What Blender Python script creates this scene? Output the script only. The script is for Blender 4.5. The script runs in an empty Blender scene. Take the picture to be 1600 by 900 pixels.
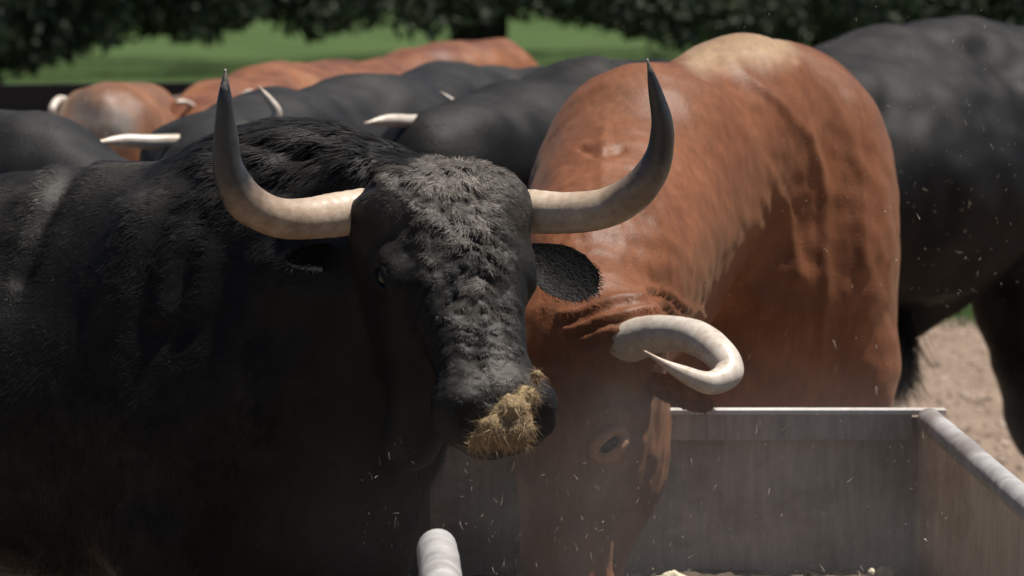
import bpy, math
import numpy as np
from mathutils import Vector

# ------------------------------------------------------------------ camera, world, sun, exposure
sc = bpy.context.scene
CAM_H, PITCH, FPX = 1.70, 0.088, 6240.0           # eye height (m), downward pitch (rad), focal length in photo pixels
cam_d = bpy.data.cameras.new("camera")
cam = bpy.data.objects.new("camera", cam_d)
sc.collection.objects.link(cam)
cam.location = (0, 0, CAM_H)
cam.rotation_euler = (math.pi / 2 - PITCH, 0, 0)
cam_d.lens = 36.0 * FPX / 1600.0
cam_d.sensor_width = 36.0
cam_d.clip_start = 0.1
cam_d.clip_end = 2000
cam_d.dof.use_dof = True
cam_d.dof.focus_distance = 6.55
cam_d.dof.aperture_fstop = 6.6
sc.camera = cam

SUN_EL, SUN_AZ = math.radians(71), math.radians(80)   # azimuth from +Y (away from camera) towards +X (right)
world = bpy.data.worlds.new("World")
sc.world = world
world.use_nodes = True
wn = world.node_tree.nodes; wl = world.node_tree.links
sky = wn.new("ShaderNodeTexSky")
sky.sky_type = 'NISHITA'; sky.sun_disc = False
sky.air_density = 0.55; sky.dust_density = 0.2; sky.sun_elevation = SUN_EL; sky.sun_rotation = SUN_AZ
wn["Background"].inputs[1].default_value = 0.05
wl.new(sky.outputs[0], wn["Background"].inputs[0])
sun_d = bpy.data.lights.new("sun", 'SUN')
sun_d.energy = 5.0; sun_d.angle = math.radians(0.5); sun_d.color = (1.0, 0.95, 0.87)
sun = bpy.data.objects.new("sun", sun_d)
sc.collection.objects.link(sun)
to_sun = Vector((math.cos(SUN_EL) * math.sin(SUN_AZ), math.cos(SUN_EL) * math.cos(SUN_AZ), math.sin(SUN_EL)))
sun.rotation_euler = to_sun.to_track_quat('Z', 'Y').to_euler()
sun.location = (3, 3, 9)
sc.view_settings.view_transform = 'Standard'
sc.view_settings.look = 'None'
sc.view_settings.exposure = 0.4
sc.view_settings.gamma = 1.0

rng = np.random.default_rng(7)
C = sc.collection
A = np.array

# ------------------------------------------------------------------ helpers
def P(px, py, D):
    """world point that stands D metres away and shows at photo pixel (px, py)"""
    u = (px - 800) / FPX; v = (py - 450) / FPX
    Y = math.cos(PITCH) - v * math.sin(PITCH)
    Z = -(math.sin(PITCH) + v * math.cos(PITCH))
    s = D / Y
    return A([u * s, D, CAM_H + Z * s])

def unit(v):
    v = A(v, dtype=float)
    return v / np.linalg.norm(v)

def unitrows(v):
    return v / np.maximum(np.linalg.norm(v, axis=1, keepdims=True), 1e-9)

_perm = np.random.default_rng(3).permutation(256)
_perm = np.concatenate([_perm, _perm, _perm])
_grad = unitrows(np.random.default_rng(4).normal(size=(256, 3)))
def noise(p, scale=1.0, off=0.0):
    p = np.asarray(p, dtype=float) * scale + off + 500.0
    i = np.floor(p).astype(int); f = p - i
    u = f * f * f * (f * (f * 6 - 15) + 10)
    i = i & 255
    def g(dx, dy, dz):
        h = _perm[_perm[_perm[(i[:, 0] + dx) & 255] + ((i[:, 1] + dy) & 255)] + ((i[:, 2] + dz) & 255)]
        return (_grad[h] * (f - A([dx, dy, dz]))).sum(1)
    def L(a, b, t): return a + (b - a) * t
    x00 = L(g(0,0,0), g(1,0,0), u[:,0]); x10 = L(g(0,1,0), g(1,1,0), u[:,0])
    x01 = L(g(0,0,1), g(1,0,1), u[:,0]); x11 = L(g(0,1,1), g(1,1,1), u[:,0])
    return L(L(x00, x10, u[:,1]), L(x01, x11, u[:,1]), u[:,2]) * 1.6

def fbm(p, scale, octaves=3, off=0.0):
    r = 0; a = 1
    for k in range(octaves):
        r = r + a * noise(p, scale * 2 ** k, off + 17 * k); a *= 0.5
    return r

def mesh_obj(name, V, loops, sizes, mat, parent=None, smooth=True, attrs=None):
    """fast mesh from numpy: V (n,3), loops flat vertex indices, sizes of faces"""
    me = bpy.data.meshes.new(name)
    V = np.asarray(V, dtype=np.float32); loops = np.asarray(loops, dtype=np.int32).ravel(); sizes = np.asarray(sizes, dtype=np.int32)
    me.vertices.add(len(V)); me.vertices.foreach_set("co", V.ravel())
    me.loops.add(len(loops)); me.loops.foreach_set("vertex_index", loops)
    me.polygons.add(len(sizes))
    starts = np.concatenate([[0], np.cumsum(sizes)[:-1]]).astype(np.int32)
    me.polygons.foreach_set("loop_start", starts)
    me.polygons.foreach_set("loop_total", sizes)
    me.polygons.foreach_set("use_smooth", np.full(len(sizes), smooth))
    if attrs:
        for k, a in attrs.items():
            at = me.attributes.new(k, 'FLOAT', 'POINT')
            at.data.foreach_set("value", np.asarray(a, dtype=np.float32))
    me.update(calc_edges=True); me.validate()
    o = bpy.data.objects.new(name, me)
    if mat: me.materials.append(mat)
    C.objects.link(o)
    if parent: o.parent = parent
    return o

def tag(o, label=None, cat=None, group=None, kind=None):
    if label: o['label'] = label
    if cat: o['category'] = cat
    if group: o['group'] = group
    if kind: o['kind'] = kind
    return o

# ------------------------------------------------------------------ materials
def mat_new(name):
    m = bpy.data.materials.new(name); m.use_nodes = True
    nt = m.node_tree
    return m, nt, nt.nodes, nt.links, nt.nodes["Principled BSDF"]

def ramp(nodes, stops):
    r = nodes.new("ShaderNodeValToRGB")
    el = r.color_ramp.elements
    while len(el) < len(stops): el.new(0.5)
    for e, (p, c) in zip(el, stops):
        e.position = p; e.color = (*c, 1)
    return r

def noise_node(nodes, links, scale, detail=4, rough=0.55, stretch=None):
    g = nodes.new("ShaderNodeNewGeometry")
    n = nodes.new("ShaderNodeTexNoise"); n.inputs["Scale"].default_value = scale
    n.inputs["Detail"].default_value = detail; n.inputs["Roughness"].default_value = rough
    if stretch:
        mp = nodes.new("ShaderNodeMapping"); mp.inputs["Scale"].default_value = stretch
        links.new(g.outputs["Position"], mp.inputs[0]); links.new(mp.outputs[0], n.inputs["Vector"])
    else:
        links.new(g.outputs["Position"], n.inputs["Vector"])
    return n

def coat_mat(name, dark, light, dust, dusty=0.35, rough=0.5, spec=0.4, sheen=0.15, bump=0.3, tint=None, rmax=3.0):
    """short hair over hide: colour from a slow noise, dust patches, fine streaky bump; vertex attribute 'dirt' adds dust and painted sunlit tone"""
    m, nt, N, Lk, b = mat_new(name)
    n1 = noise_node(N, Lk, 7, 5)
    r1 = ramp(N, [(0.35, dark), (0.7, light)])
    Lk.new(n1.outputs["Fac"], r1.inputs[0])
    n2 = noise_node(N, Lk, 14, 6, 0.7)
    mr = N.new("ShaderNodeMapRange"); mr.inputs[1].default_value = 0.52; mr.inputs[2].default_value = 0.75
    mr.inputs[3].default_value = 0; mr.inputs[4].default_value = dusty
    Lk.new(n2.outputs["Fac"], mr.inputs[0])
    at = N.new("ShaderNodeAttribute"); at.attribute_name = "dirt_sunlit"
    mx = N.new("ShaderNodeMath"); mx.operation = 'ADD'; mx.use_clamp = True
    Lk.new(mr.outputs[0], mx.inputs[0]); Lk.new(at.outputs["Fac"], mx.inputs[1])
    mix = N.new("ShaderNodeMixRGB"); mix.inputs[2].default_value = (*dust, 1)
    Lk.new(mx.outputs[0], mix.inputs[0]); Lk.new(r1.outputs[0], mix.inputs[1])
    # 'pale' mixes in painted cream sunlight; then streaks and per strand variation
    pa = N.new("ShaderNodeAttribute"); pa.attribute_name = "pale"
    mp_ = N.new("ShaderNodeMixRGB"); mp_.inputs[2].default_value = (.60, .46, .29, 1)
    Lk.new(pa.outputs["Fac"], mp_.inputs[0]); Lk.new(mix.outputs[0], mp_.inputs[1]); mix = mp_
    st = noise_node(N, Lk, 70, 3, .6, (1, .6, .16)); rs = ramp(N, [(.3, (.84, .84, .84)), (.7, (1.17, 1.17, 1.17))]); Lk.new(st.outputs['Fac'], rs.inputs[0])
    ms = N.new('ShaderNodeMixRGB'); ms.blend_type = 'MULTIPLY'; ms.inputs[0].default_value = 1
    Lk.new(mix.outputs[0], ms.inputs[1]); Lk.new(rs.outputs[0], ms.inputs[2]); mix = ms
    at2 = N.new("ShaderNodeAttribute"); at2.attribute_name = "rnd"
    mr2 = N.new("ShaderNodeMapRange"); mr2.inputs[3].default_value = 0.8; mr2.inputs[4].default_value = rmax
    Lk.new(at2.outputs["Fac"], mr2.inputs[0])
    mul = N.new("ShaderNodeMixRGB"); mul.blend_type = 'MULTIPLY'; mul.inputs[0].default_value = 1
    Lk.new(mix.outputs[0], mul.inputs[1]); Lk.new(mr2.outputs[0], mul.inputs[2])
    Lk.new(mul.outputs[0], b.inputs["Base Color"])
    b.inputs["Roughness"].default_value = rough
    b.inputs["Specular IOR Level"].default_value = spec
    b.inputs["Sheen Weight"].default_value = sheen
    b.inputs["Sheen Roughness"].default_value = 0.4
    if tint: b.inputs["Sheen Tint"].default_value = (*tint, 1)
    n3 = noise_node(N, Lk, 160, 4, 0.6)
    bp = N.new("ShaderNodeBump"); bp.inputs["Strength"].default_value = bump; bp.inputs["Distance"].default_value = 0.004
    Lk.new(n3.outputs["Fac"], bp.inputs["Height"]); Lk.new(bp.outputs[0], b.inputs["Normal"])
    return m

M = {}
M['black'] = coat_mat("black_coat", (0.004, 0.004, 0.0042), (0.008, 0.008, 0.0082), (0.10, 0.088, 0.08), 0.03, 0.6, 0.2, 0.0)
M['black_dusty'] = coat_mat("black_coat_dusty", (0.0055, 0.0055, 0.0055), (0.011, 0.0105, 0.010), (0.14, 0.12, 0.105), 0.04, 0.52, 0.15, 0.0)
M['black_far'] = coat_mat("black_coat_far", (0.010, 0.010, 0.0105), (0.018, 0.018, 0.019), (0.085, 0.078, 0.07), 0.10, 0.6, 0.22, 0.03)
M['red'] = coat_mat("red_coat", (0.175, 0.062, 0.026), (0.265, 0.100, 0.043), (0.30, 0.19, 0.12), 0.06, 0.5, 0.26, 0.04, tint=(1, .8, .55), rmax=1.7)
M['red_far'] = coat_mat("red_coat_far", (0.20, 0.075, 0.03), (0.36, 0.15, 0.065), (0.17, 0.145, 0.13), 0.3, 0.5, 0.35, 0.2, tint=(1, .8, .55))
M['red_dark'] = coat_mat("red_coat_dark", (0.14, 0.042, 0.02), (0.36, 0.135, 0.05), (0.30, 0.20, 0.16), 0.25, 0.5, 0.35, 0.2, tint=(1, .8, .55))

def horn_mat(name, stops, rough=0.38):
    m, nt, N, Lk, b = mat_new(name)
    at = N.new("ShaderNodeAttribute"); at.attribute_name = "along"
    n = noise_node(N, Lk, 22, 5, 0.65)
    ad = N.new("ShaderNodeMath"); ad.operation = 'MULTIPLY_ADD'; ad.inputs[1].default_value = 0.22
    Lk.new(n.outputs["Fac"], ad.inputs[0]); Lk.new(at.outputs["Fac"], ad.inputs[2])
    sb = N.new("ShaderNodeMath"); sb.operation = 'SUBTRACT'; sb.inputs[1].default_value = 0.11
    Lk.new(ad.outputs[0], sb.inputs[0])
    r = ramp(N, stops); Lk.new(sb.outputs[0], r.inputs[0])
    n2 = noise_node(N, Lk, 45, 6, 0.75)
    r2 = ramp(N, [(0.35, (0.62, 0.55, 0.48)), (0.62, (1, 1, 1))])
    Lk.new(n2.outputs["Fac"], r2.inputs[0])
    mul = N.new("ShaderNodeMixRGB"); mul.blend_type = 'MULTIPLY'; mul.inputs[0].default_value = 0.8
    Lk.new(r.outputs[0], mul.inputs[1]); Lk.new(r2.outputs[0], mul.inputs[2])
    Lk.new(mul.outputs[0], b.inputs["Base Color"])
    b.inputs["Roughness"].default_value = rough
    n3 = noise_node(N, Lk, 120, 4, 0.6)
    bp = N.new("ShaderNodeBump"); bp.inputs["Strength"].default_value = 0.25; bp.inputs["Distance"].default_value = 0.002
    Lk.new(n3.outputs["Fac"], bp.inputs["Height"]); Lk.new(bp.outputs[0], b.inputs["Normal"])
    return m

M['horn_dark_tip'] = horn_mat("horn_cream_to_black", [(0.0, (0.66, 0.55, 0.43)), (0.25, (0.58, 0.46, 0.36)), (0.44, (0.40, 0.30, 0.22)), (0.57, (0.22, 0.165, 0.125)), (0.66, (0.045, 0.045, 0.048)), (0.96, (0.028, 0.03, 0.034)), (1.0, (0.4, 0.38, 0.34))])
M['horn_white'] = horn_mat("horn_white", [(0.0, (0.50, 0.42, 0.34)), (0.3, (0.62, 0.56, 0.50)), (0.8, (0.70, 0.62, 0.54)), (1.0, (0.55, 0.42, 0.32))])
M['horn_grey'] = horn_mat("horn_grey", [(0.0, (0.45, 0.40, 0.35)), (0.5, (0.40, 0.38, 0.36)), (1.0, (0.35, 0.33, 0.32))])

def simple_mat(name, col, rough=0.6, var=None, scale=30, bump=0.0, bscale=80, metallic=0, spec=0.5):
    m, nt, N, Lk, b = mat_new(name)
    if var:
        n = noise_node(N, Lk, scale, 6, 0.65)
        r = ramp(N, [(0.3, col), (0.7, var)])
        Lk.new(n.outputs["Fac"], r.inputs[0]); Lk.new(r.outputs[0], b.inputs["Base Color"])
    else:
        b.inputs["Base Color"].default_value = (*col, 1)
    b.inputs["Roughness"].default_value = rough; b.inputs["Metallic"].default_value = metallic
    b.inputs["Specular IOR Level"].default_value = spec
    if bump:
        n3 = noise_node(N, Lk, bscale, 5, 0.6)
        bp = N.new("ShaderNodeBump"); bp.inputs["Strength"].default_value = bump; bp.inputs["Distance"].default_value = 0.005
        Lk.new(n3.outputs["Fac"], bp.inputs["Height"]); Lk.new(bp.outputs[0], b.inputs["Normal"])
    return m

def strand_mat(name, c0, c1, rough=0.6, trans=0.0):
    m, nt, N, Lk, b = mat_new(name)
    at = N.new("ShaderNodeAttribute"); at.attribute_name = "rnd"
    r = ramp(N, [(0.0, c0), (1.0, c1)]); Lk.new(at.outputs["Fac"], r.inputs[0])
    Lk.new(r.outputs[0], b.inputs["Base Color"]); b.inputs["Roughness"].default_value = rough
    if trans:
        out = N["Material Output"]
        t = N.new("ShaderNodeBsdfTranslucent"); Lk.new(r.outputs[0], t.inputs[0])
        mx = N.new("ShaderNodeMixShader"); mx.inputs[0].default_value = trans
        Lk.new(b.outputs[0], mx.inputs[1]); Lk.new(t.outputs[0], mx.inputs[2]); Lk.new(mx.outputs[0], out.inputs[0])
    return m

M['eye'] = simple_mat("eye_dark", (0.008, 0.006, 0.005), 0.12)
M['lid_red'] = simple_mat("eyelid", (0.30, 0.14, 0.075), 0.45, (0.50, 0.28, 0.17), 60, .6, 120)
M['nose'] = simple_mat("wet_nose", (0.012, 0.012, 0.013), 0.28, (0.03, 0.028, 0.028), 40, 0.5, 150)

# ------------------------------------------------------------------ signed distance modelling of the animals
class Sdf:
    def __init__(self): self.p = []
    def cone(self, a, b, r1, r2, k=0.05, sub=False):
        self.p.append(('c', A(a, float), A(b, float), r1, r2, k, sub)); return self
    def ell(self, c, r, axes=None, k=0.05, sub=False):
        self.p.append(('e', A(c, float), A(r, float), np.eye(3) if axes is None else A(axes, float), None, k, sub)); return self
    def bounds(self):
        lo = A([1e9] * 3); hi = -lo
        for q in self.p:
            if q[6]: continue
            if q[0] == 'c':
                r = max(q[3], q[4]); l = np.minimum(q[1], q[2]) - r; h = np.maximum(q[1], q[2]) + r
            else:
                e = np.sqrt(((q[3] * q[2][:, None]) ** 2).sum(0)); l = q[1] - e; h = q[1] + e
            lo = np.minimum(lo, l); hi = np.maximum(hi, h)
        return lo - 0.06, hi + 0.06
    def grid(self, h, fine=None):
        """rectilinear axes with spacing h, finer inside the given boxes [(lo, hi, hf)]"""
        lo, hi = self.bounds(); ax = []
        for d in range(3):
            v = [lo[d]]
            while v[-1] < hi[d]:
                s = h
                if fine:
                    for (l, u, hf) in fine:
                        if l[d] <= v[-1] <= u[d]: s = min(s, hf)
                v.append(v[-1] + s)
            ax.append(A(v))
        return ax
    def evaluate(self, ax):
        X, Y, Z = ax
        F = np.full((len(X), len(Y), len(Z)), 1.0, dtype=np.float32)
        for q in self.p:
            if q[0] == 'c':
                r = max(q[3], q[4]); l = np.minimum(q[1], q[2]) - r; h = np.maximum(q[1], q[2]) + r
            else:
                e = np.sqrt(((q[3] * q[2][:, None]) ** 2).sum(0)); l = q[1] - e; h = q[1] + e
            mg = q[5] + 0.06
            s = [slice(max(0, np.searchsorted(a, l[i] - mg) - 1), np.searchsorted(a, h[i] + mg) + 1) for i, a in enumerate(ax)]
            x = X[s[0]][:, None, None]; y = Y[s[1]][None, :, None]; z = Z[s[2]][None, None, :]
            if q[0] == 'c':
                a, b = q[1], q[2]; ba = b - a; bb = max((ba ** 2).sum(), 1e-9)
                dx, dy, dz = x - a[0], y - a[1], z - a[2]
                t = np.clip((dx * ba[0] + dy * ba[1] + dz * ba[2]) / bb, 0, 1)
                d = np.sqrt((dx - t * ba[0]) ** 2 + (dy - t * ba[1]) ** 2 + (dz - t * ba[2]) ** 2) - (q[3] + (q[4] - q[3]) * t)
            else:
                c, r, R = q[1], q[2], q[3]
                dx, dy, dz = x - c[0], y - c[1], z - c[2]
                k0 = 0; k1 = 0
                for i in range(3):
                    v = dx * R[i, 0] + dy * R[i, 1] + dz * R[i, 2]
                    k0 = k0 + (v / r[i]) ** 2; k1 = k1 + (v / r[i] ** 2) ** 2
                k0 = np.sqrt(k0); k1 = np.sqrt(k1)
                d = k0 * (k0 - 1) / np.maximum(k1, 1e-6)
                d = np.where(k0 < 0.05, -r.min(), d)
            G = F[s[0], s[1], s[2]]; k = q[5]
            if q[6]:
                d = -d; hh = np.clip(0.5 - 0.5 * (d - G) / k, 0, 1)      # smooth max
                F[s[0], s[1], s[2]] = d + (G - d) * hh + k * hh * (1 - hh)
            else:
                hh = np.clip(0.5 + 0.5 * (G - d) / k, 0, 1)
                F[s[0], s[1], s[2]] = G + (d - G) * hh - k * hh * (1 - hh)
        return F

def surface_nets(F, ax):
    inside = F < 0
    n = A(F.shape) - 1
    cnt = np.zeros(n, dtype=np.int16); acc = np.zeros((*n, 3), dtype=np.float32)
    def corner(dx, dy, dz): return (slice(dx, dx + n[0]), slice(dy, dy + n[1]), slice(dz, dz + n[2]))
    mix = np.zeros(n, dtype=np.int8)
    for dx in (0, 1):
        for dy in (0, 1):
            for dz in (0, 1): mix += inside[corner(dx, dy, dz)]
    act = np.argwhere((mix > 0) & (mix < 8))
    del cnt, acc
    ids = -np.ones(n, dtype=np.int64); ids[act[:, 0], act[:, 1], act[:, 2]] = np.arange(len(act))
    pos = np.zeros((len(act), 3)); c = np.zeros(len(act))
    for d in range(3):
        o1, o2 = [q for q in range(3) if q != d]
        for u in (0, 1):
            for v in (0, 1):
                s = act.copy(); s[:, o1] += u; s[:, o2] += v
                e = s.copy(); e[:, d] += 1
                f0 = F[s[:, 0], s[:, 1], s[:, 2]]; f1 = F[e[:, 0], e[:, 1], e[:, 2]]
                m = (f0 < 0) != (f1 < 0)
                t = np.where(m, f0 / np.where(m, f0 - f1, 1), 0)
                p = np.stack([ax[k][s[:, k]] for k in range(3)], 1)
                p[:, d] += t * (ax[d][e[:, d]] - ax[d][s[:, d]])
                pos += p * m[:, None]; c += m
    V = pos / c[:, None]
    quads = []
    for d in range(3):
        o1, o2 = [q for q in range(3) if q != d]
        sl0 = [slice(None)] * 3; sl1 = [slice(None)] * 3
        sl0[d] = slice(0, -1); sl1[d] = slice(1, None)
        a = inside[tuple(sl0)]; b = inside[tuple(sl1)]
        e = np.argwhere(a != b)
        e = e[(e[:, o1] > 0) & (e[:, o2] > 0) & (e[:, o1] < F.shape[o1] - 1) & (e[:, o2] < F.shape[o2] - 1)]
        fl = a[e[:, 0], e[:, 1], e[:, 2]]
        q = []
        for (u, v) in ((-1, -1), (0, -1), (0, 0), (-1, 0)):
            w = e.copy(); w[:, o1] += u; w[:, o2] += v
            q.append(ids[w[:, 0], w[:, 1], w[:, 2]])
        q = np.stack(q, 1)
        flip = ~fl if d != 1 else fl
        q[flip] = q[flip][:, ::-1]
        quads.append(q)
    Q = np.concatenate(quads); Q = Q[(Q >= 0).all(1)]
    return V, Q

def vnormals(V, Q):
    fn = np.cross(V[Q[:, 2]] - V[Q[:, 0]], V[Q[:, 3]] - V[Q[:, 1]])
    N = np.zeros_like(V)
    for i in range(4): np.add.at(N, Q[:, i], fn)
    return unitrows(N)

def relax(V, Q, it=2, w=0.5):
    for _ in range(it):
        S = np.zeros_like(V); c = np.zeros(len(V))
        for i in range(4):
            a = Q[:, i]; b = Q[:, (i + 1) % 4]
            np.add.at(S, a, V[b]); np.add.at(c, a, 1)
            np.add.at(S, b, V[a]); np.add.at(c, b, 1)
        V = V + w * (S / c[:, None] - V)
    return V

def polydist(X, line):
    """distance from points X to a 3-D polyline, measured to the nearest segment"""
    d = np.full(len(X), 1e9)
    for a, b in zip(line[:-1], line[1:]):
        ba = b - a; t = np.clip(((X - a) @ ba) / (ba @ ba), 0, 1)
        d = np.minimum(d, np.linalg.norm(X - a - t[:, None] * ba, axis=1))
    return d

def xz_dist(X, line):
    Y = X.copy(); Y[:, 1] = 0
    return polydist(Y, [A([p[0], 0, p[2]]) for p in line])

def strands(name, pts, nrm, flow, length, width, mat, parent, lift=0.25, curl=0.3, seg=3, droop=0.0, dirt_sunlit=None, pale=None, seed=1, root_in=0.002, clump=0, pull=.6):
    """flat tapering hair locks lying on a surface, built as one real mesh"""
    g = np.random.default_rng(seed); n = len(pts)
    cid = None
    if clump:
        cc = g.choice(n, clump, replace=False); cid = np.zeros(n, int)
        for i0 in range(0, n, 4000):
            d2 = ((pts[i0:i0 + 4000, None, :] - pts[None, cc, :]) ** 2).sum(2); cid[i0:i0 + 4000] = cc[d2.argmin(1)]
    T = flow - (flow * nrm).sum(1, keepdims=True) * nrm
    T = unitrows(T)
    ang = g.normal(0, curl, n); B = np.cross(nrm, T)
    T = T * np.cos(ang)[:, None] + B * np.sin(ang)[:, None]
    B = np.cross(nrm, T)
    L = length * (0.6 + 0.8 * g.random(n)); W = width * (0.6 + 0.8 * g.random(n)); lf = lift * (0.4 + 1.2 * g.random(n))
    bend = g.normal(0, curl, n)
    if clump:
        goal = pts[cid] + T[cid] * (L[cid] * 1.15)[:, None] + nrm[cid] * (L[cid] * lf[cid] * .5)[:, None] + B[cid] * (L[cid] * bend[cid])[:, None]
    V = []; base = pts - nrm * root_in
    for k in range(seg + 1):
        t = k / seg
        c = base + T * (L * t)[:, None] + nrm * (L * lf * (t - 0.55 * t * t))[:, None] + B * (L * bend * t * t)[:, None]
        c[:, 2] -= droop * L * t * t
        if clump: c = c + (goal - c) * (pull * t ** 1.5) * (.7 + .3 * g.random((n, 1)))
        if k < seg:
            w = (W * (1 - 0.75 * t) * 0.5)[:, None]
            V += [c - B * w, c + B * w]
        else: V += [c]
    V = np.stack(V, 1); nv = V.shape[1]
    off = (np.arange(n) * nv)[:, None]
    quads = np.concatenate([off + A([2 * k, 2 * k + 1, 2 * k + 3, 2 * k + 2]) for k in range(seg - 1)], 1).reshape(-1, 4)
    tris = (off + A([2 * seg - 2, 2 * seg - 1, 2 * seg])).reshape(-1, 3)
    loops = np.concatenate([quads.ravel(), tris.ravel()]); sizes = np.concatenate([np.full(len(quads), 4), np.full(len(tris), 3)])
    rnd = g.random(n) ** 2
    if clump: rnd = .45 * rnd + .55 * (g.random(n) ** 2)[cid]
    rnd = np.repeat(rnd, nv)
    at = {'rnd': rnd}
    if dirt_sunlit is not None: at['dirt_sunlit'] = np.repeat(dirt_sunlit, nv)
    if pale is not None: at['pale'] = np.repeat(pale, nv)
    return mesh_obj(name, V.reshape(-1, 3), loops, sizes, mat, parent, True, at)

def sample(V, Q, N, n, mask=None, seed=1):
    g = np.random.default_rng(seed)
    if mask is not None:
        Q = Q[mask[Q].all(1)]
    ar = np.linalg.norm(np.cross(V[Q[:, 2]] - V[Q[:, 0]], V[Q[:, 3]] - V[Q[:, 1]]), axis=1)
    f = g.choice(len(Q), n, p=ar / ar.sum())
    u = g.random((n, 1)); v = g.random((n, 1)); q = Q[f]
    mixv = lambda T: (T[q[:, 0]] * (1 - u) + T[q[:, 1]] * u) * (1 - v) + (T[q[:, 3]] * (1 - u) + T[q[:, 2]] * u) * v
    return mixv(V), unitrows(mixv(N)), q[:, 0]

def spline(pts, vals, n):
    """Catmull-Rom through pts with matching scalar values"""
    P_ = A(pts, float); R = A(vals, float); m = len(P_)
    Pp = np.vstack([2 * P_[0] - P_[1], P_, 2 * P_[-1] - P_[-2]]); Rp = np.concatenate([[R[0]], R, [R[-1]]])
    out = []; ro = []
    for t in np.linspace(0, m - 1 - 1e-6, n):
        i = int(t); f = t - i
        a, b, c, d = Pp[i:i + 4]; w = 0.5 * A([-f + 2*f*f - f**3, 2 - 5*f*f + 3*f**3, f + 4*f*f - 3*f**3, -f*f + f**3])
        out.append(w[0]*a + w[1]*b + w[2]*c + w[3]*d)
        q = Rp[i:i + 4]; ro.append(max(1e-4, float((w * q).sum())))
    return A(out), A(ro)

def tube(name, pts, rad, mat, parent=None, n=48, ring=20, wob=0.0, cap=True, ring_=0.0):
    c, r = spline(pts, rad, n)
    T = unitrows(np.gradient(c, axis=0))
    up = A([0, 0, 1.0]) if abs(T[0][2]) < 0.8 else A([0, 1.0, 0])
    u = unit(np.cross(T[0], up)); V = []; al = []
    s = np.concatenate([[0], np.cumsum(np.linalg.norm(np.diff(c, axis=0), axis=1))]); s /= s[-1]
    for i in range(n):
        u = unit(u - (u @ T[i]) * T[i]); v = np.cross(T[i], u)
        for k in range(ring):
            a = 2 * math.pi * k / ring
            V.append(c[i] + r[i] * (u * math.cos(a) + v * math.sin(a))); al.append(s[i])
    V = A(V)
    if ring_ and ring_ > 0:
        alr = A(al); V = V + unitrows(V - np.repeat(c, ring, 0)) * (ring_ * np.exp(-alr * 6) * np.sin(alr * 150 + 2 * noise(V, 30)))[:, None]
    if wob: V = V + wob * (noise(V, 18)[:, None]) * unitrows(V - np.repeat(c, ring, 0))
    loops = []; sizes = []
    for i in range(n - 1):
        for k in range(ring):
            k2 = (k + 1) % ring
            loops += [i*ring+k, i*ring+k2, (i+1)*ring+k2, (i+1)*ring+k]; sizes.append(4)
    if cap:
        loops += list(range(ring))[::-1]; sizes.append(ring)
        loops += [(n-1)*ring+k for k in range(ring)]; sizes.append(ring)
    return mesh_obj(name, V, loops, sizes, mat, parent, True, {'along': al})

def torso(S, O, hd, s=1.0, width=1.0, skip_hind=0, hips=True, rear_low=0, tuck=0, brisket=True, rear_stretch=1.0, hump=1.0, sheath=True):
    """trunk and legs of a bull standing with its withers over O, heading hd (xy)"""
    hx = unit([hd[0], hd[1], 0]); ly = A([-hx[1], hx[0], 0]); uz = A([0, 0, 1.0])
    R = A([hx, ly, uz])
    def W(x, y, z):
        if x < -0.3 and z > .6: z = z - rear_low
        if x < -0.3: x = -0.3 + (x + 0.3) * rear_stretch
        return A([O[0], O[1], 0]) + s * (x * hx + y * width * ly + z * uz)
    def E(x, y, z, rx, ry, rz, k=0.1): S.ell(W(x, y, z), A([rx, ry * width, rz]) * s, R, k)
    E(-0.15, 0, .93, .36, .30, .38, .1)
    E(-0.08, 0, 1.19, .32, .15, .19 * hump, .12)
    E(-0.68, 0, .92 + tuck * .6, .56, .33, .36 - tuck * .4, .15)
    S.cone(W(-.25, 0, 1.17), W(-1.25, 0, 1.19), .13 * s, .13 * s, .12)
    E(-1.28, 0, 1.04, .28, .25, .27, .12)
    for sd in (-1, 1):
        if hips: S.ell(W(-1.08, sd * .17, 1.22), A([.09, .07, .06]) * s, R, .08)
        S.ell(W(-0.06, sd * .20, .98), A([.17, .11, .33]) * s, R, .08)
        S.cone(W(-.06, sd * .2, .72), W(0, sd * .19, .42), .115 * s, .062 * s, .07)
        S.cone(W(0, sd * .19, .42), W(-.01, sd * .19, .13), .056 * s, .04 * s, .05)
        S.cone(W(-.01, sd * .19, .11), W(.04, sd * .19, .035), .048 * s, .055 * s, .04)
        if sd == skip_hind: continue
        S.ell(W(-1.33, sd * .17, .82), A([.20, .12, .32]) * s, R, .1)
        S.cone(W(-1.30, sd * .19, .66), W(-1.5, sd * .19, .46), .12 * s, .062 * s, .07)
        S.cone(W(-1.5, sd * .19, .46), W(-1.44, sd * .19, .13), .055 * s, .04 * s, .05)
        S.cone(W(-1.44, sd * .19, .11), W(-1.38, sd * .19, .035), .048 * s, .055 * s, .04)
    if sheath: S.cone(W(-.85, 0, .62 + tuck), W(-.75, 0, .52 + tuck), .08 * s, .045 * s, .08)
    if brisket: S.ell(W(.12, 0, .78), A([.2, .15, .22]) * s, R, .12)
    S.cone(W(-1.53, 0, 1.22), W(-1.60, 0, 1.0), .045 * s, .032 * s, .05)
    S.cone(W(-1.60, 0, 1.0), W(-1.60, 0, .55), .030 * s, .022 * s, .04)
    return W

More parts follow.
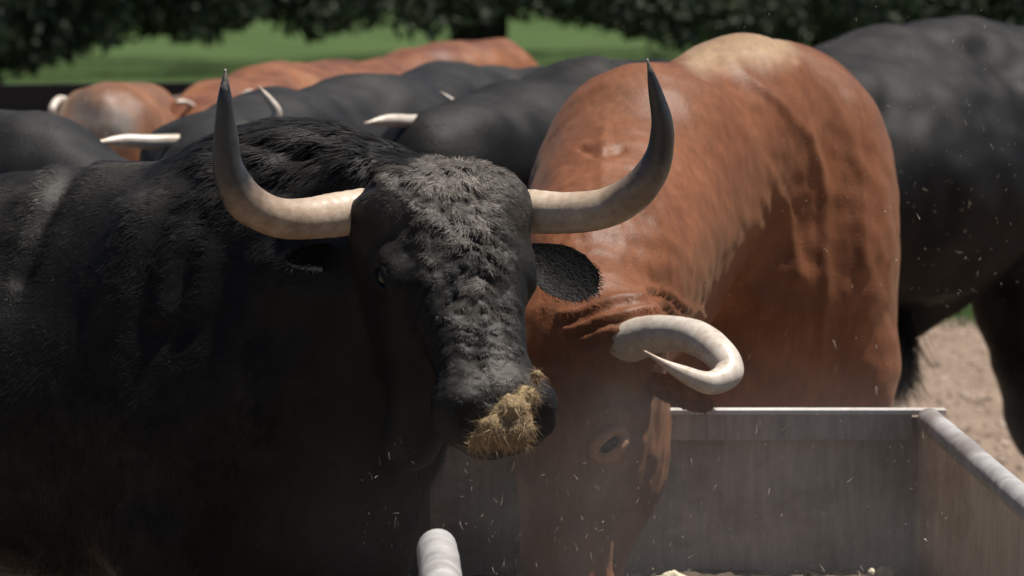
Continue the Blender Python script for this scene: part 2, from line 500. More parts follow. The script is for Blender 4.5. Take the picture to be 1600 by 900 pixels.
def head(S, poll, muzzle, side_hint=None, s=1.0, wide=1.0):
    """skull with cheeks, orbits, nose bridge, muzzle, nostrils and chin; returns the local-to-world map"""
    a = unit(muzzle - poll)
    if side_hint is None:
        h = A([a[1], -a[0], 0]); h = h if np.linalg.norm(h) > .2 else A([1, 0, 0]); sd = unit(h)
    else: sd = unit(A(side_hint) - (A(side_hint) @ a) * a)
    n = unit(np.cross(a, sd)); n = n if (n[2] > 0 or abs(n[2]) < .05 and n[1] < 0) else -n
    R = A([a, n, sd]); L = np.linalg.norm(muzzle - poll) / 0.50 * s
    def W(x, y, z): return poll + L * (x * a + y * n + z * wide * sd)
    def E(x, y, z, rx, ry, rz, k=.04, sub=False): S.ell(W(x, y, z), A([rx, ry, rz * wide]) * L, R, k, sub)
    E(.07, -.09, 0, .13, .10, .125, .06)
    S.cone(W(.045, -.055, -.08), W(.045, -.055, .08), .065 * L, .065 * L, .05)
    E(.16, -.10, 0, .15, .10, .115, .06)
    S.cone(W(.18, -.065, 0), W(.42, -.055, 0), .078 * L, .058 * L, .05)
    for q in (-1, 1):
        S.cone(W(.20, -.045, q * .055), W(.42, -.045, q * .035), .035 * L, .028 * L, .03)
        E(.165, -.06, q * .105, .042, .032, .028, .03)
        E(.20, -.17, q * .055, .12, .085, .045, .05)
        E(.435, -.045, q * .055, .045, .04, .035, .025)
    E(.43, -.075, 0, .065, .058, .085, .04)
    S.cone(W(.24, -.19, 0), W(.42, -.135, 0), .06 * L, .042 * L, .05)
    for q in (-1, 1):
        E(.474, -.026, q * .055, .022, .024, .017, .010, True)
        E(.17, -.055, q * .135, .020, .016, .014, .02, True)
    S.cone(W(.48, -.118, -.06), W(.48, -.118, .06), .006, .006, .012, True)
    return W, R, L

def finish(S, root, mat, h, fine=None, amp=0.006, sculpt=None, name='body', it=1, dirt_sunlit=None, pale=None):
    ax = S.grid(h, fine); F = S.evaluate(ax)
    V, Q = surface_nets(F, ax)
    V = relax(V, Q, it)
    N = vnormals(V, Q)
    V = V + N * (amp * (noise(V, 6) + 0.5 * noise(V, 14)))[:, None]
    if sculpt:
        V = V + N * sculpt(V, N)[:, None]
    N = vnormals(V, Q)
    d = dirt_sunlit(V, N) if dirt_sunlit else np.zeros(len(V))
    o = mesh_obj(name, V, Q.ravel(), np.full(len(Q), 4), mat, root, True, {'dirt_sunlit': d, 'pale': pale(V, N) if pale else np.zeros(len(V))})
    return V, Q, N, d, o

def root(name, loc, label, group="bulls crowding round the feed trough"):
    o = bpy.data.objects.new(name, None); C.objects.link(o)
    o.location = (float(loc[0]), float(loc[1]), 0); o.empty_display_size = 0.2
    tag(o, label, 'bull', group)
    return o

def fix_parent(rt):
    """parts were built in world space: take the root's place out of their own"""
    for ch in list(bpy.data.objects):
        if ch.parent == rt:
            ch.matrix_parent_inverse.identity()
            ch.location = (-rt.location.x, -rt.location.y, 0)

def ear(base, tip, nrm, width, mat, parent, cup=0.35, fur=500, seed=3, droop=0.0):
    base = A(base, float); tip = A(tip, float); a = tip - base; L = np.linalg.norm(a); a = a / L
    n = unit(A(nrm) - (A(nrm) @ a) * a); s = np.cross(a, n); nu, nv = 16, 12
    Vf = []; Vb = []
    for i in range(nu + 1):
        t = i / nu; w = width * (0.42 + 0.58 * math.sin(min(1, t * 1.9) * math.pi / 2)) * math.sqrt(max(0, 1 - max(0, (t - .45) / .55) ** 2.2)) * .5 + .002
        for j in range(nv + 1):
            q = j / nv * 2 - 1
            c = base + a * L * t + s * w * q - n * cup * w * (1 - q * q) * (1 - .5 * t) * 1.2
            c[2] -= droop * L * t * t
            Vf.append(c); Vb.append(c - n * 0.008 * (1 - .6 * t) * (1 - .7 * abs(q)))
    V = A(Vf + Vb); m = (nu + 1) * (nv + 1); Q = []
    for i in range(nu):
        for j in range(nv):
            k = i * (nv + 1) + j
            Q += [[k, k + 1, k + nv + 2, k + nv + 1], [m + k, m + k + nv + 1, m + k + nv + 2, m + k + 1]]
    Q = A(Q)
    o = mesh_obj('ear', V, Q.ravel(), np.full(len(Q), 4), mat, parent)
    if fur:
        N = vnormals(V, Q); N[N @ n < 0] *= 1
        p, nn, _ = sample(V, Q, N, fur, None, seed)
        f = strands('ear_hair', p, nn, np.tile(a, (fur, 1)), .013, .0017, mat, o, .25, .4, 3, .25, seed=seed, root_in=0)
    return o

def eyeball(c, r, out, parent, mat=None):
    bm_v = []; n1, n2 = 14, 10; out = unit(out)
    u = unit(np.cross(out, [0, 0, 1.0])); v = np.cross(out, u)
    V = []; Q = []
    for i in range(n2 + 1):
        th = math.pi * i / n2
        for j in range(n1):
            ph = 2 * math.pi * j / n1
            V.append(c + r * (out * math.cos(th) + (u * math.cos(ph) + v * math.sin(ph)) * math.sin(th)))
    for i in range(n2):
        for j in range(n1):
            Q.append([i*n1+j, i*n1+(j+1) % n1, (i+1)*n1+(j+1) % n1, (i+1)*n1+j])
    return mesh_obj('eye', A(V), A(Q).ravel(), np.full(len(Q), 4), mat or M['eye'], parent)

def eyelids(c, r, out, along, parent, mat, open_=.32):
    """bulging lids round the eyeball with an almond slit between them"""
    out = unit(out); u = unit(A(along) - (A(along) @ out) * out); v = np.cross(out, u)
    n = 40; rows = [(0.0, .93), (.06, 1.16), (.22, 1.34), (.45, 1.42), (.7, 1.30), (1.0, 1.0)]
    V = []; Q = []
    for k, (t, rr) in enumerate(rows):
        for j in range(n):
            ph = 2 * math.pi * j / n
            ah = .95 * open_ / math.sqrt((open_ * math.cos(ph)) ** 2 + math.sin(ph) ** 2)
            th = ah + (2.0 - ah) * t
            V.append(c + r * rr * (out * math.cos(th) + (u * math.cos(ph) * 1.25 + v * math.sin(ph)) * math.sin(th)))
    for k in range(len(rows) - 1):
        for j in range(n): Q.append([k*n+j, k*n+(j+1) % n, (k+1)*n+(j+1) % n, (k+1)*n+j])
    o = mesh_obj('eyelid', A(V), A(Q).ravel(), np.full(len(Q), 4), mat, parent)
    sb = o.modifiers.new("smooth", 'SUBSURF'); sb.levels = 1; sb.render_levels = 1
    return o

def px_path(pts, D):
    if np.isscalar(D): D = [D] * len(pts)
    return [P(x, y, d) for (x, y), d in zip(pts, D)]

def to_m(rpx, D):
    if np.isscalar(D): D = [D] * len(rpx)
    return [r * d / FPX for r, d in zip(rpx, D)]

# ------------------------------------------------------------------ the black bull in front, head over the trough
def main_bull():
    O = (-0.50, 7.02)
    rt = root('bull', O, "big black bull in front with wide upswept dark-tipped horns and straw on its muzzle")
    S = Sdf()
    W = torso(S, O, (1.0, -0.16), 0.962, 1.02, brisket=False, hump=.75)
    # hump, crest and neck running forward to the poll
    S.ell(P(460, 305, 6.95), (.22, .16, .115), None, .08)
    S.cone(P(480, 288, 6.95), P(610, 325, 6.72), .095, .088, .07)
    S.cone(P(668, 620, 6.46), P(640, 690, 6.48), .055, .05, .08)
    S.cone(P(440, 420, 6.95), P(630, 420, 6.68), .22, .155, .10)
    S.cone(P(440, 620, 6.90), P(640, 540, 6.68), .24, .13, .12)      # throat
    S.cone(P(470, 800, 6.90), P(585, 690, 6.74), .20, .11, .10)      # dewlap and brisket
    S.cone(P(430, 930, 6.95), P(528, 850, 6.82), .20, .10, .10)
    poll = P(692, 262, 6.52); muz = P(800, 662, 6.20)
    a = unit(muz - poll)
    Wh, R, L = head(S, poll, muz, (1, -a[0] / a[1], 0), 1.0, 1.04)
    hb = (A([-.36, 6.0, .95]), A([.16, 6.75, 1.5]), .0065)
    def sculpt(V, N):
        d = np.zeros(len(V))
        front = (N[:, 1] < 0.25)
        # skin folds of the neck and shoulder
        for ln, amp, w in (([(575, 240), (530, 268), (495, 300), (470, 330)], .016, .016), ([(590, 262), (545, 288), (515, 318)], -.014, .012),
                           ([(345, 275), (300, 330), (270, 400), (262, 480)], .014, .022), ([(375, 300), (330, 370), (312, 470)], .009, .02),
                           ([(110, 250), (85, 300), (60, 350), (30, 440)], -.014, .015), ([(60, 280), (30, 330), (10, 370)], .006, .02),
                           ([(430, 400), (400, 500), (410, 650)], .012, .03), ([(200, 330), (190, 480), (220, 700)], .01, .04)):
            x = xz_dist(V, px_path(ln, 6.8)); d += front * amp * np.exp(-(x / w) ** 2)
        hd = np.exp(-np.maximum(0, polydist(V, [Wh(.02, 0, 0), Wh(.14, 0, 0)]) - .06) / .035)
        rl = V - Wh(.14, 0, 0); u1 = rl @ R[2]; u2 = rl @ a
        Wv = np.stack([u1 * .35 + 0 * u2, (u2 - .9 * np.abs(u1)) * 1.0, 0 * u1], 1)
        fz = np.exp(-np.maximum(0, polydist(V, [Wh(.03, 0, 0), Wh(.26, 0, 0)]) - .07) / .03)
        d += hd * (.005 * np.abs(noise(V, 34)) + .004 * noise(V, 60)) + fz * .0075 * (1 - 2 * np.abs(noise(Wv, 42))) * .8             # curly tufts of the forehead
        # wrinkles over the nose
        ns = np.exp(-(polydist(V, [Wh(.36, -.02, -.06), Wh(.36, -.02, .06)]) / .05) ** 2)
        xa = (V - poll) @ a
        d += np.exp(-(polydist(V, [Wh(.40, -.05, -.05), Wh(.46, -.05, .05)]) / .09) ** 2) * (.0035 * noise(V, 38) + .0025 * (1 - 2 * np.abs(noise(V * A([1, 1, 2.2]), 45))))
        d += ns * .0028 * np.sin(xa * 300 + 9 * noise(V, 14)) * (.5 + noise(V, 25))
        br = np.exp(-(polydist(V, [Wh(.10, 0, 0), Wh(.42, -.01, 0)]) / .11) ** 2)
        d += br * (.0035 * noise(V, 30) + .003 * noise(V, 70))
        mane = np.exp(-(polydist(V, [P(420, 230, 6.8), P(560, 270, 6.75)]) / .14) ** 2)
        U = V.copy(); U[:, 0] = V[:, 0] * .45 + V[:, 2] * .35
        d += mane * .010 * noise(U, 38)
        return d
    def dirt_sunlit(V, N):
        d = .12 * np.clip((N[:, 2] - .45) / .4, 0, 1) * np.clip(.6 + fbm(V, 7, 3), 0, 2)  # dust on upward faces, also painting in the sunlit back
        d += .45 * np.exp(-(polydist(V, [P(-30, 280, 6.95), P(70, 262, 6.95)]) / .045) ** 2) * (.5 + noise(V, 30) * 1.2)
        d += .35 * np.exp(-(polydist(V, [P(70, 250, 7.0), P(290, 240, 7.0)]) / .022) ** 2)
        d += .50 * np.exp(-(polydist(V, [Wh(.02, 0, -.05), Wh(.02, 0, .06)]) / .11) ** 2) * (.8 + .8 * noise(V, 22))
        d += .35 * np.exp(-(polydist(V, [Wh(.08, .02, 0), Wh(.38, .02, .01)]) / .06) ** 2) * (.6 + 1.2 * noise(V, 28))
        d += .12 * np.exp(-(polydist(V, [Wh(.44, 0, 0), Wh(.47, -.05, 0)]) / .07) ** 2)
        return np.clip(d, 0, 1)
    V, Q, N, dt, body = finish(S, rt, M['black_dusty'], .014, [hb], .006, sculpt, dirt_sunlit=dirt_sunlit, it=1)
    # ---- coat
    cam_dir = unitrows(A([0, 0, 1.7]) - V)
    vis = (N * cam_dir).sum(1) > -.25
    hc = Wh(.10, 0, 0)
    inhead = ((V - poll) @ a > -.06) & (V[:, 0] > -.31 + .05 * noise(V, 25)) & (V[:, 1] < 6.66)
    nostr = polydist(V, [Wh(.475, -.04, -.045), Wh(.475, -.04, .045)]) < .036
    isbody = vis & ~inhead & (V[:, 2] > .25) & (V[:, 0] > -1.1)
    p, nn, q = sample(V, Q, N, 90000, isbody, 11)
    fl = np.tile(unit([-1, .15, -.35]), (len(p), 1))
    m = np.exp(-(polydist(p, [P(420, 230, 6.8), P(570, 270, 6.75)]) / .16) ** 2)[:, None]
    fl = fl * (1 - m) + m * unit([-.8, 0, -.55])
    sw = fbm(p, 7, 2); fl = fl + .7 * sw[:, None] * A([0, 0, 1.0])
    lower = np.clip((1.05 - p[:, 2]) / .3, 0, 1)
    fl[:, 2] -= lower * 1.5
    ln = .018 + .018 * m[:, 0] + .010 * lower
    strands('coat', p, nn, fl, ln, .0017 + .0008 * m[:, 0], M['black_dusty'], body, .22, .25, 3, dirt_sunlit=dt[q] * .8, seed=21, clump=3500, pull=.5)
    mh = vis & inhead & ~nostr
    p, nn, q = sample(V, Q, N, 80000, mh, 12)
    rel = p - Wh(.09, 0, 0)
    ra = rel @ a; rs = rel @ R[2]
    fl = a[None, :] * (.45 + 1.5 * ra[:, None]) + R[2][None, :] * (rs[:, None] * 13)
    tuft = np.exp(-(np.maximum(0, polydist(p, [Wh(.0, 0, -.05), Wh(.0, 0, .05), Wh(.12, 0, 0)]) - .03) / .06) ** 2)
    fl = fl + (tuft * 1.1)[:, None] * np.stack([noise(p, 14, 3), noise(p, 14, 31), noise(p, 14, 57)], 1)
    low = np.clip((ra - .22) / .1, 0, 1)
    brd = np.exp(-(polydist(p, [Wh(.14, 0, 0), Wh(.42, -.01, 0)]) / .10) ** 2)
    fl += (.9 * brd)[:, None] * np.stack([noise(p, 17, 13) + noise(p, 45, 3), noise(p, 17, 41), noise(p, 17, 67) + noise(p, 45, 9)], 1)
    fl += (low * .5)[:, None] * np.stack([noise(p, 40, 5), noise(p, 40, 35), noise(p, 40, 7)], 1)
    strands('face_hair', p, nn, fl, .008 + .010 * tuft + .004 * brd, .0014 + .0003 * tuft, M['black_dusty'], body, .12 + .10 * tuft + .05 * brd, .38, 3, dirt_sunlit=np.clip(dt[q] * 1.15, 0, 1), seed=22, clump=2600, pull=.38)
    # beard hairs along the throat and brisket edge
    edge = vis & (V[:, 2] < 1.0) & (V[:, 0] > -.27 + .05 * noise(V, 9)) & (V[:, 0] < .02) & ~inhead & (V[:, 1] < 6.85)
    p, nn, q = sample(V, Q, N, 5000, edge, 13)
    strands('dewlap_hair', p, nn, np.tile(unit([.25, -.1, -1]), (len(p), 1)), .035, .0018, M['black'], body, .3, .45, 3, .2, seed=23)
    # ---- horns
    Dl = [6.56, 6.52, 6.47, 6.42, 6.40, 6.38, 6.37, 6.36, 6.36]
    tube('horn', px_path([(600, 331), (545, 333), (490, 341), (432, 339), (386, 315), (358, 268), (352, 215), (351, 160), (352, 108)], Dl),
         to_m([36, 36, 33, 32, 32, 26, 20, 13, 2.0], Dl), M['horn_dark_tip'], rt, 130, 28, .0022, ring_=.0009)
    Dr = [6.62, 6.60, 6.57, 6.55, 6.52, 6.50, 6.48, 6.47, 6.46]
    tube('horn', px_path([(775, 330), (830, 331), (895, 332), (950, 324), (1000, 293), (1030, 243), (1034, 195), (1024, 145), (1011, 92)], Dr),
         to_m([35, 34, 33, 31, 29, 22, 17, 11, 2.0], Dr), M['horn_dark_tip'], rt, 130, 28, .0022, ring_=.0009)
    # ---- ears
    ear(P(575, 405, 6.62), P(448, 392, 6.56), (-.1, -1, .05), .042, M['black'], rt, .3, 500, 5, .1)
    ear(P(822, 395, 6.66), P(932, 448, 6.60), (.18, -.9, .34), .088, M['black'], rt, .16, 1400, 6, .05)
    # ---- eyes
    for q_ in (-1, 1):
        eyeball(Wh(.17, -.06, q_ * .110), .018, R[2] * q_ + R[1] * .3, rt); eyelids(Wh(.17, -.06, q_ * .110), .018, R[2] * q_ + R[1] * .3, R[0], rt, M['black'])
    nm = polydist(V, [Wh(.475, -.04, -.05), Wh(.475, -.04, .05)]) < .04
    fix_parent(rt)
    return Wh, R

# ------------------------------------------------------------------ the red bull feeding in the trough
def red_bull():
    O = (0.50, 8.50)
    rt = root('bull', O, "chestnut red bull lowering its curled white horned head into the trough")
    S = Sdf()
    torso(S, O, (-.03, -1), 1.06, .97, brisket=False, hump=1.0, rear_stretch=.62, hips=False, rear_low=.17)
    # neck from the withers down to the poll, thick crest above
    S.cone(P(1150, 190, 8.45), P(1000, 238, 8.10), .155, .155, .15)
    S.cone(P(1000, 235, 8.12), P(930, 400, 7.62), .15, .125, .08)
    S.cone(P(1030, 330, 8.15), P(960, 465, 7.58), .19, .12, .17)
    S.cone(P(960, 330, 8.05), P(910, 465, 7.48), .17, .115, .08)
    S.cone(P(1010, 450, 8.15), P(960, 540, 7.52), .15, .09, .08)
    poll = P(884, 478, 7.26); muz = P(842, 1105, 7.22)
    a = unit(muz - poll)
    Wh, R, L = head(S, poll, muz, (.88, -.47, 0), .86, .83)
    S.ell(P(1172, 355, 8.90), (.29, .46, .36), None, .10)
    S.ell(P(1222, 262, 8.85), (.225, .42, .27), None, .10)
    fb = (A([-.05, 7.0, .45]), A([.95, 8.75, 1.6]), .009)
    D = 8.2
    def sculpt(V, N):
        d = np.zeros(len(V)); front = np.clip(.6 - N[:, 1], 0, 1) * (V[:, 1] < 9.4)
        wv = lambda ln, amp, w: front * amp * np.exp(-(xz_dist(V + A([.006, 0, .006]) * noise(V, 12)[:, None], px_path(ln, 8.35)) / w) ** 2)
        bodyp = np.clip((V[:, 1] - 8.05) / .15, 0, 1)
        d += bodyp * wv([(1130, 95), (1210, 150), (1265, 220), (1290, 310), (1288, 420), (1283, 560)], .008, .012)
        d += bodyp * wv([(1070, 120), (1150, 190), (1200, 270), (1235, 350), (1245, 430)], .007, .012)
        d += bodyp * wv([(1250, 100), (1320, 180), (1352, 280), (1350, 420)], .007, .014)
        d += bodyp * wv([(1150, 400), (1190, 480)], .006, .014)
        fc = front * (V[:, 1] < 7.7)
        fw = lambda ln, amp, w: fc * amp * np.exp(-(xz_dist(V, px_path(ln, 7.08)) / w) ** 2)
        d += fw([(925, 668), (962, 650), (1005, 672)], .009, .011) + fw([(930, 640), (970, 622)], .005, .008)
        d += fw([(975, 735), (950, 800), (930, 880)], -.007, .010) + fw([(1005, 735), (990, 820), (955, 900)], .003, .016)
        d += fw([(880, 600), (890, 720), (880, 880)], .003, .022) + 0 * fw([(905, 560), (925, 640)], -.006, .016)
        d += fc * .0022 * noise(V * A([1, 1, .5]), 45)
        # neck: crease with a whorl and folds of loose skin behind the poll
        neck = np.clip((8.32 - V[:, 1]) / .1, 0, 1)
        nk = lambda ln, amp, w: neck * front * amp * np.exp(-(xz_dist(V + A([.008, 0, .008]) * noise(V, 14)[:, None], px_path(ln, 7.95)) / w) ** 2)
        d += nk([(905, 226), (935, 232), (970, 224)], -.012, .006)
        d += nk([(940, 200), (936, 300)], .005, .010)
        for k, (y0, am) in enumerate(((415, .009), (436, .010), (455, .010), (472, .008))):
            d += nk([(870 + 6 * k, y0 + 25), (940, y0 + 4), (1000, y0 - 4), (1060, y0 + 28), (1095, y0 + 75)], am, .007)
        U = V.copy(); U[:, 0] = V[:, 0] * .5 + V[:, 2] * .45
        d += .003 * noise(U, 22) * front
        H = V.copy(); H[:, 0] = V[:, 0] + .45 * V[:, 2]; H[:, 2] *= .12; H[:, 1] = 0
        d += .0012 * noise(H, 60) * front
        return d
    def dirt_sunlit(V, N):
        d = .22 * np.exp(-(polydist(V, [P(930, 240, 7.95), P(980, 180, 8.0)]) / .08) ** 2)
        d += .5 * np.exp(-(polydist(V, [P(1090, 85, 8.5), P(1230, 72, 8.6)]) / .08) ** 2)  # sun highlight along the top, painted into the coat colour
        d += .25 * np.exp(-(polydist(V, [P(1240, 120, 8.5), P(1340, 200, 8.6)]) / .10) ** 2)
        d += .75 * np.exp(-(xz_dist(V, px_path([(962, 655), (948, 780)], 7.1)) / .045) ** 2)  # lit patch round the eye, painted lighter
        return np.clip(d, 0, 1)
    def pale(V, N):  # painted sunlight: cream highlight on the top, lit streak by the eye
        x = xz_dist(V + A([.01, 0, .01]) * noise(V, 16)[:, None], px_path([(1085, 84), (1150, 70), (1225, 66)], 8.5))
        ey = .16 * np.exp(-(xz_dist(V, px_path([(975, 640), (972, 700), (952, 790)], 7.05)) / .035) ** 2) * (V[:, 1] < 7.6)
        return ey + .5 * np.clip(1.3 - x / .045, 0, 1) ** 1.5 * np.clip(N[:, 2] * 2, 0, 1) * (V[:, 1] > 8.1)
    V, Q, N, dt, body = finish(S, rt, M['red'], .018, [fb], .003, sculpt, dirt_sunlit=dirt_sunlit, it=1, pale=pale)
    cam_dir = unitrows(A([0, 0, 1.7]) - V)
    vis = ((N * cam_dir).sum(1) > -.2) & (V[:, 2] > .4) & (V[:, 1] < 9.4)
    p, nn, q = sample(V, Q, N, 120000, vis, 31)
    hd = (p[:, 2] < 1.0) & (p[:, 1] < 7.72)
    fl = np.tile(unit([.35, .1, -1]), (len(p), 1)); fl[p[:, 1] > 8.35] = unit([.55, .2, -.8])
    fl[hd] = a
    nk = (~hd) & (p[:, 1] < 8.1)
    c = P(938, 235, 7.95); rel = p - c; rel[:, 1] = 0
    wr = np.exp(-(np.linalg.norm(rel, axis=1) / .12) ** 2)[:, None]
    fl = fl * (1 - wr) + unitrows(rel) * wr
    fl += .45 * fbm(p, 9, 2)[:, None] * A([1, 0, .3])
    tuft = np.exp(-(polydist(p, [Wh(0, 0, -.06), Wh(.05, 0, .08)]) / .06) ** 2)
    fl += (1.2 * tuft)[:, None] * A([1.0, -.2, .1])
    strands('coat', p, nn, fl, .0095 + .012 * tuft, .0012, M['red'], body, .11 + .14 * tuft, .2, 3, dirt_sunlit=dt[q], pale=pale(p, nn), seed=32, clump=3500, pull=.4)
    # ---- curled horn and its hidden twin on the far side of the black muzzle
    Dh = [7.26, 7.22, 7.16, 7.09, 7.02, 6.98, 6.94, 6.92, 6.91]
    hp = [(935, 545), (982, 533), (1035, 521), (1085, 527), (1124, 553), (1138, 582), (1108, 598), (1062, 581), (1006, 549)]
    hr = [36, 35, 29, 28, 27, 24, 18, 12, 2.5]
    tube('horn', px_path(hp, Dh), to_m(hr, Dh), M['horn_white'], rt, 130, 28, .0018, ring_=.0008)
    mir = [(790, 540), (760, 533), (735, 521), (710, 527), (690, 553), (680, 582), (716, 598), (758, 581), (806, 549)]
    Dm = [7.28, 7.26, 7.22, 7.16, 7.1, 7.06, 7.02, 7.0, 7.0]
    tube('horn', px_path(mir[:6], Dm[:6]), to_m([36, 35, 29, 24, 15, 3], Dm[:6]), M['horn_white'], rt, 40, 24, .0015)
    ear(P(1000, 590, 7.25), P(1115, 632, 7.26), (.0, -1, -.25), .05, M['red'], rt, .4, 700, 8, .05)
    cam_o = A([0, 0, CAM_H]); ray = unit(P(966, 696, 7) - cam_o); dv = V - cam_o
    off = np.linalg.norm(dv - (dv @ ray)[:, None] * ray, axis=1); cand = np.where(off < .02)[0]
    iv = cand[(dv[cand] @ ray).argmin()]; eo = N[iv]; ec = V[iv] - eo * .008
    eyeball(ec, .020, eo, rt)
    eyelids(ec, .0255, eo, R[2] * 1 - R[0] * .7, rt, M['lid_red'], .42)
    fix_parent(rt)
    return Wh

# ------------------------------------------------------------------ bulls behind
def back_bull(label, O, hd, s, mat, poll, muz, horns, horn_mat='horn_white', hips=True, grey=False, neck_r=(.22, .15), side=None, crest=None, amp=.013, skip_hind=0, tuck=0, stretch=1.0, fur=9000, h=.022, width=1.0, head_s=1.0, extra=None, tuft=None, flen=.02, hump=1.0, under=True, toplines=()):
    rt = root('bull', O, label)
    S = Sdf(); W = torso(S, O, hd, s, width, rear_stretch=stretch, hump=hump, hips=hips, tuck=tuck, skip_hind=skip_hind)
    st = W(.0, 0, 1.08)
    pc = poll + unit(muz - poll) * .08 - A([0, 0, .04])
    if crest:
        pr = W(-.02, 0, 1.22)
        for c, r in crest: S.cone(pr, c, .13, r, .09); pr = c
        S.cone(pr, pc, crest[-1][1], .12, .08)
    S.cone(st, pc - A([0, 0, .03]), neck_r[0] * s, neck_r[1], .1)
    if under: S.cone(W(.02, 0, .85), pc - A([0, 0, .12]), .22 * s, .12, .1)
    if extra: extra(S, W)
    for tl in toplines:
        cs = [(P(x, y, d) - A([0, 0, r]), r) for x, y, d, r in tl]
        for (c0, r0), (c1, r1) in zip(cs[:-1], cs[1:]): S.cone(c0, c1, r0, r1, .09)
    Wh, R, L = head(S, poll, muz, side, head_s)
    gd = (lambda V, N: .95 * np.exp(-((xz_dist(V, px_path([(140, 172), (195, 195)], 10.6)) + .02 * noise(V, 20)) / .055) ** 2)) if grey else ((lambda V, N: np.clip(.30 * np.clip((N[:, 2] - .62) / .33, 0, 1) * (.6 + .7 * fbm(V, 6, 3)), 0, 1)) if 'black' in mat else None)  # black coats: dust on upward faces paints in the sunlit top
    V, Q, N, dt, body = finish(S, rt, M[mat], h, None, amp, dirt_sunlit=gd, it=3)
    vis = ((N * unitrows(A([0, 0, 1.7]) - V)).sum(1) > -.2) & (V[:, 2] > .5)
    if fur:
        p, nn, q = sample(V, Q, N, fur, vis, 41)
        hx = unit([hd[0], hd[1], 0])
        fl = -hx[None, :] - A([0, 0, .8])[None, :] + .5 * fbm(p, 6, 2)[:, None] * A([0, 0, 1.0])
        strands('coat', p, nn, fl, flen, .003, M[mat], body, .15, .3, 2, seed=42, dirt_sunlit=dt[q])
    if tuft is not None:
        t0 = tuft; g = np.random.default_rng(5); n = 2200
        p = t0 + g.normal(0, 1, (n, 3)) * A([.02, .02, .04]); nn = unitrows(g.normal(size=(n, 3)) * A([1, 1, .15]))
        strands('belly_tuft', p, nn, np.tile(A([0, 0, -1.0]), (n, 1)), .15, .0035, M['black'], body, .06, .14, 3, seed=6)
    for pts, Ds, rs in horns:
        tube('horn', px_path(pts, Ds), to_m(rs, Ds), M[horn_mat], rt, 30, 14, .001)
    for q_ in (-1, 1):
        b = Wh(.09, -.10, q_ * .10); ear(b, b + R[2] * q_ * .17 - R[1] * .03 - A([0, 0, .02]), R[0] * .3 + R[1], .09, M[mat], rt, .35, 0)
        eyeball(Wh(.17, -.055, q_ * .112), .016 * L, R[2] * q_ + R[1] * .3, rt)
    # tail tuft
    g = np.random.default_rng(9); p = W(-1.60, 0, .60) + g.normal(0, .018, (260, 3)); nn = unitrows(g.normal(size=(260, 3)))
    strands('tail_tuft', p, nn, np.tile(A([0, 0, -1.0]), (260, 1)), .22, .006, M[mat], body, .1, .2, 2, seed=7)
    fix_parent(rt)

WH, RH = main_bull()
red_bull()

def forward_leg(S, W):
    q = [(1610, 380, .19), (1618, 480, .155), (1618, 560, .115), (1632, 650, .095), (1660, 735, .062), (1650, 800, .042)]
    for (x0, y0, r0), (x1, y1, r1) in zip(q[:-1], q[1:]): S.cone(P(x0, y0, 11.2), P(x1, y1, 11.2), r0, r1, .06)
    c = P(1650, 800, 11.2); c2 = A([c[0] - .03, c[1] - .03, .035]); S.cone(c, c2, .045, .055, .04)
back_bull("black bull behind the red one with its rump and hind leg at the right edge", (.47, 10.30), (-.74, -.67), 1.035, 'black',
          P(690, 182, 9.35), P(640, 440, 9.05),
          [([(672, 192), (640, 190), (605, 188), (568, 193)], [9.3, 9.25, 9.2, 9.15], [13, 11.5, 9, 1.5]),
           ([(735, 185), (722, 172), (708, 158), (688, 143)], [9.5, 9.5, 9.5, 9.5], [7, 6, 4, 1])],
          'horn_white', toplines=[[(1000, 88, 10.25, .15), (900, 106, 10.0, .14), (800, 140, 9.75, .13), (720, 170, 9.5, .12)], [(1290, 74, 10.8, .14), (1380, 52, 10.95, .15), (1460, 38, 11.1, .16), (1540, 40, 11.2, .16), (1630, 66, 11.3, .14)]], fur=30000, tuft=P(1400, 508, 10.75), hump=.45, h=.02, tuck=.10, stretch=1.11, skip_hind=-1, extra=forward_leg)
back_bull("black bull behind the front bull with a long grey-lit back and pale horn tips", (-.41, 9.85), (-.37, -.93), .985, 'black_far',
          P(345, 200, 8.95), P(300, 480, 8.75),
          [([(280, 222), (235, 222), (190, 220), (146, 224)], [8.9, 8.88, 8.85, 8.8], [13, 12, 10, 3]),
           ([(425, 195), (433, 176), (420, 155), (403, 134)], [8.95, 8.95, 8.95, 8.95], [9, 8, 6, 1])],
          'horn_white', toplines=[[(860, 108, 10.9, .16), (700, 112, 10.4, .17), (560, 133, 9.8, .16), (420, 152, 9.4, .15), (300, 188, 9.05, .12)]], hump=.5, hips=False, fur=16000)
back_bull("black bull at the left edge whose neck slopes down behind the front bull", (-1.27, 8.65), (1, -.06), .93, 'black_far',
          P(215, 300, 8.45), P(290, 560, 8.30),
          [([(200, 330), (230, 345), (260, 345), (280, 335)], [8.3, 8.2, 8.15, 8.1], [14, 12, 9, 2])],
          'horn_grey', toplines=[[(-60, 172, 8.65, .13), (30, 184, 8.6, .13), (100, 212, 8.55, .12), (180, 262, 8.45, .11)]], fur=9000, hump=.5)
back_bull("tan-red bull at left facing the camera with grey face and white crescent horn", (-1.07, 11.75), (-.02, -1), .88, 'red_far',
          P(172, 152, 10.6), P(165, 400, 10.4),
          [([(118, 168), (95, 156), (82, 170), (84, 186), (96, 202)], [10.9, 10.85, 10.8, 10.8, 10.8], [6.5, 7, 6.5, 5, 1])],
          'horn_white', crest=[(P(215, 205, 11.35), .12)], fur=7000, head_s=1.1, hump=.6, grey=True, amp=.018)
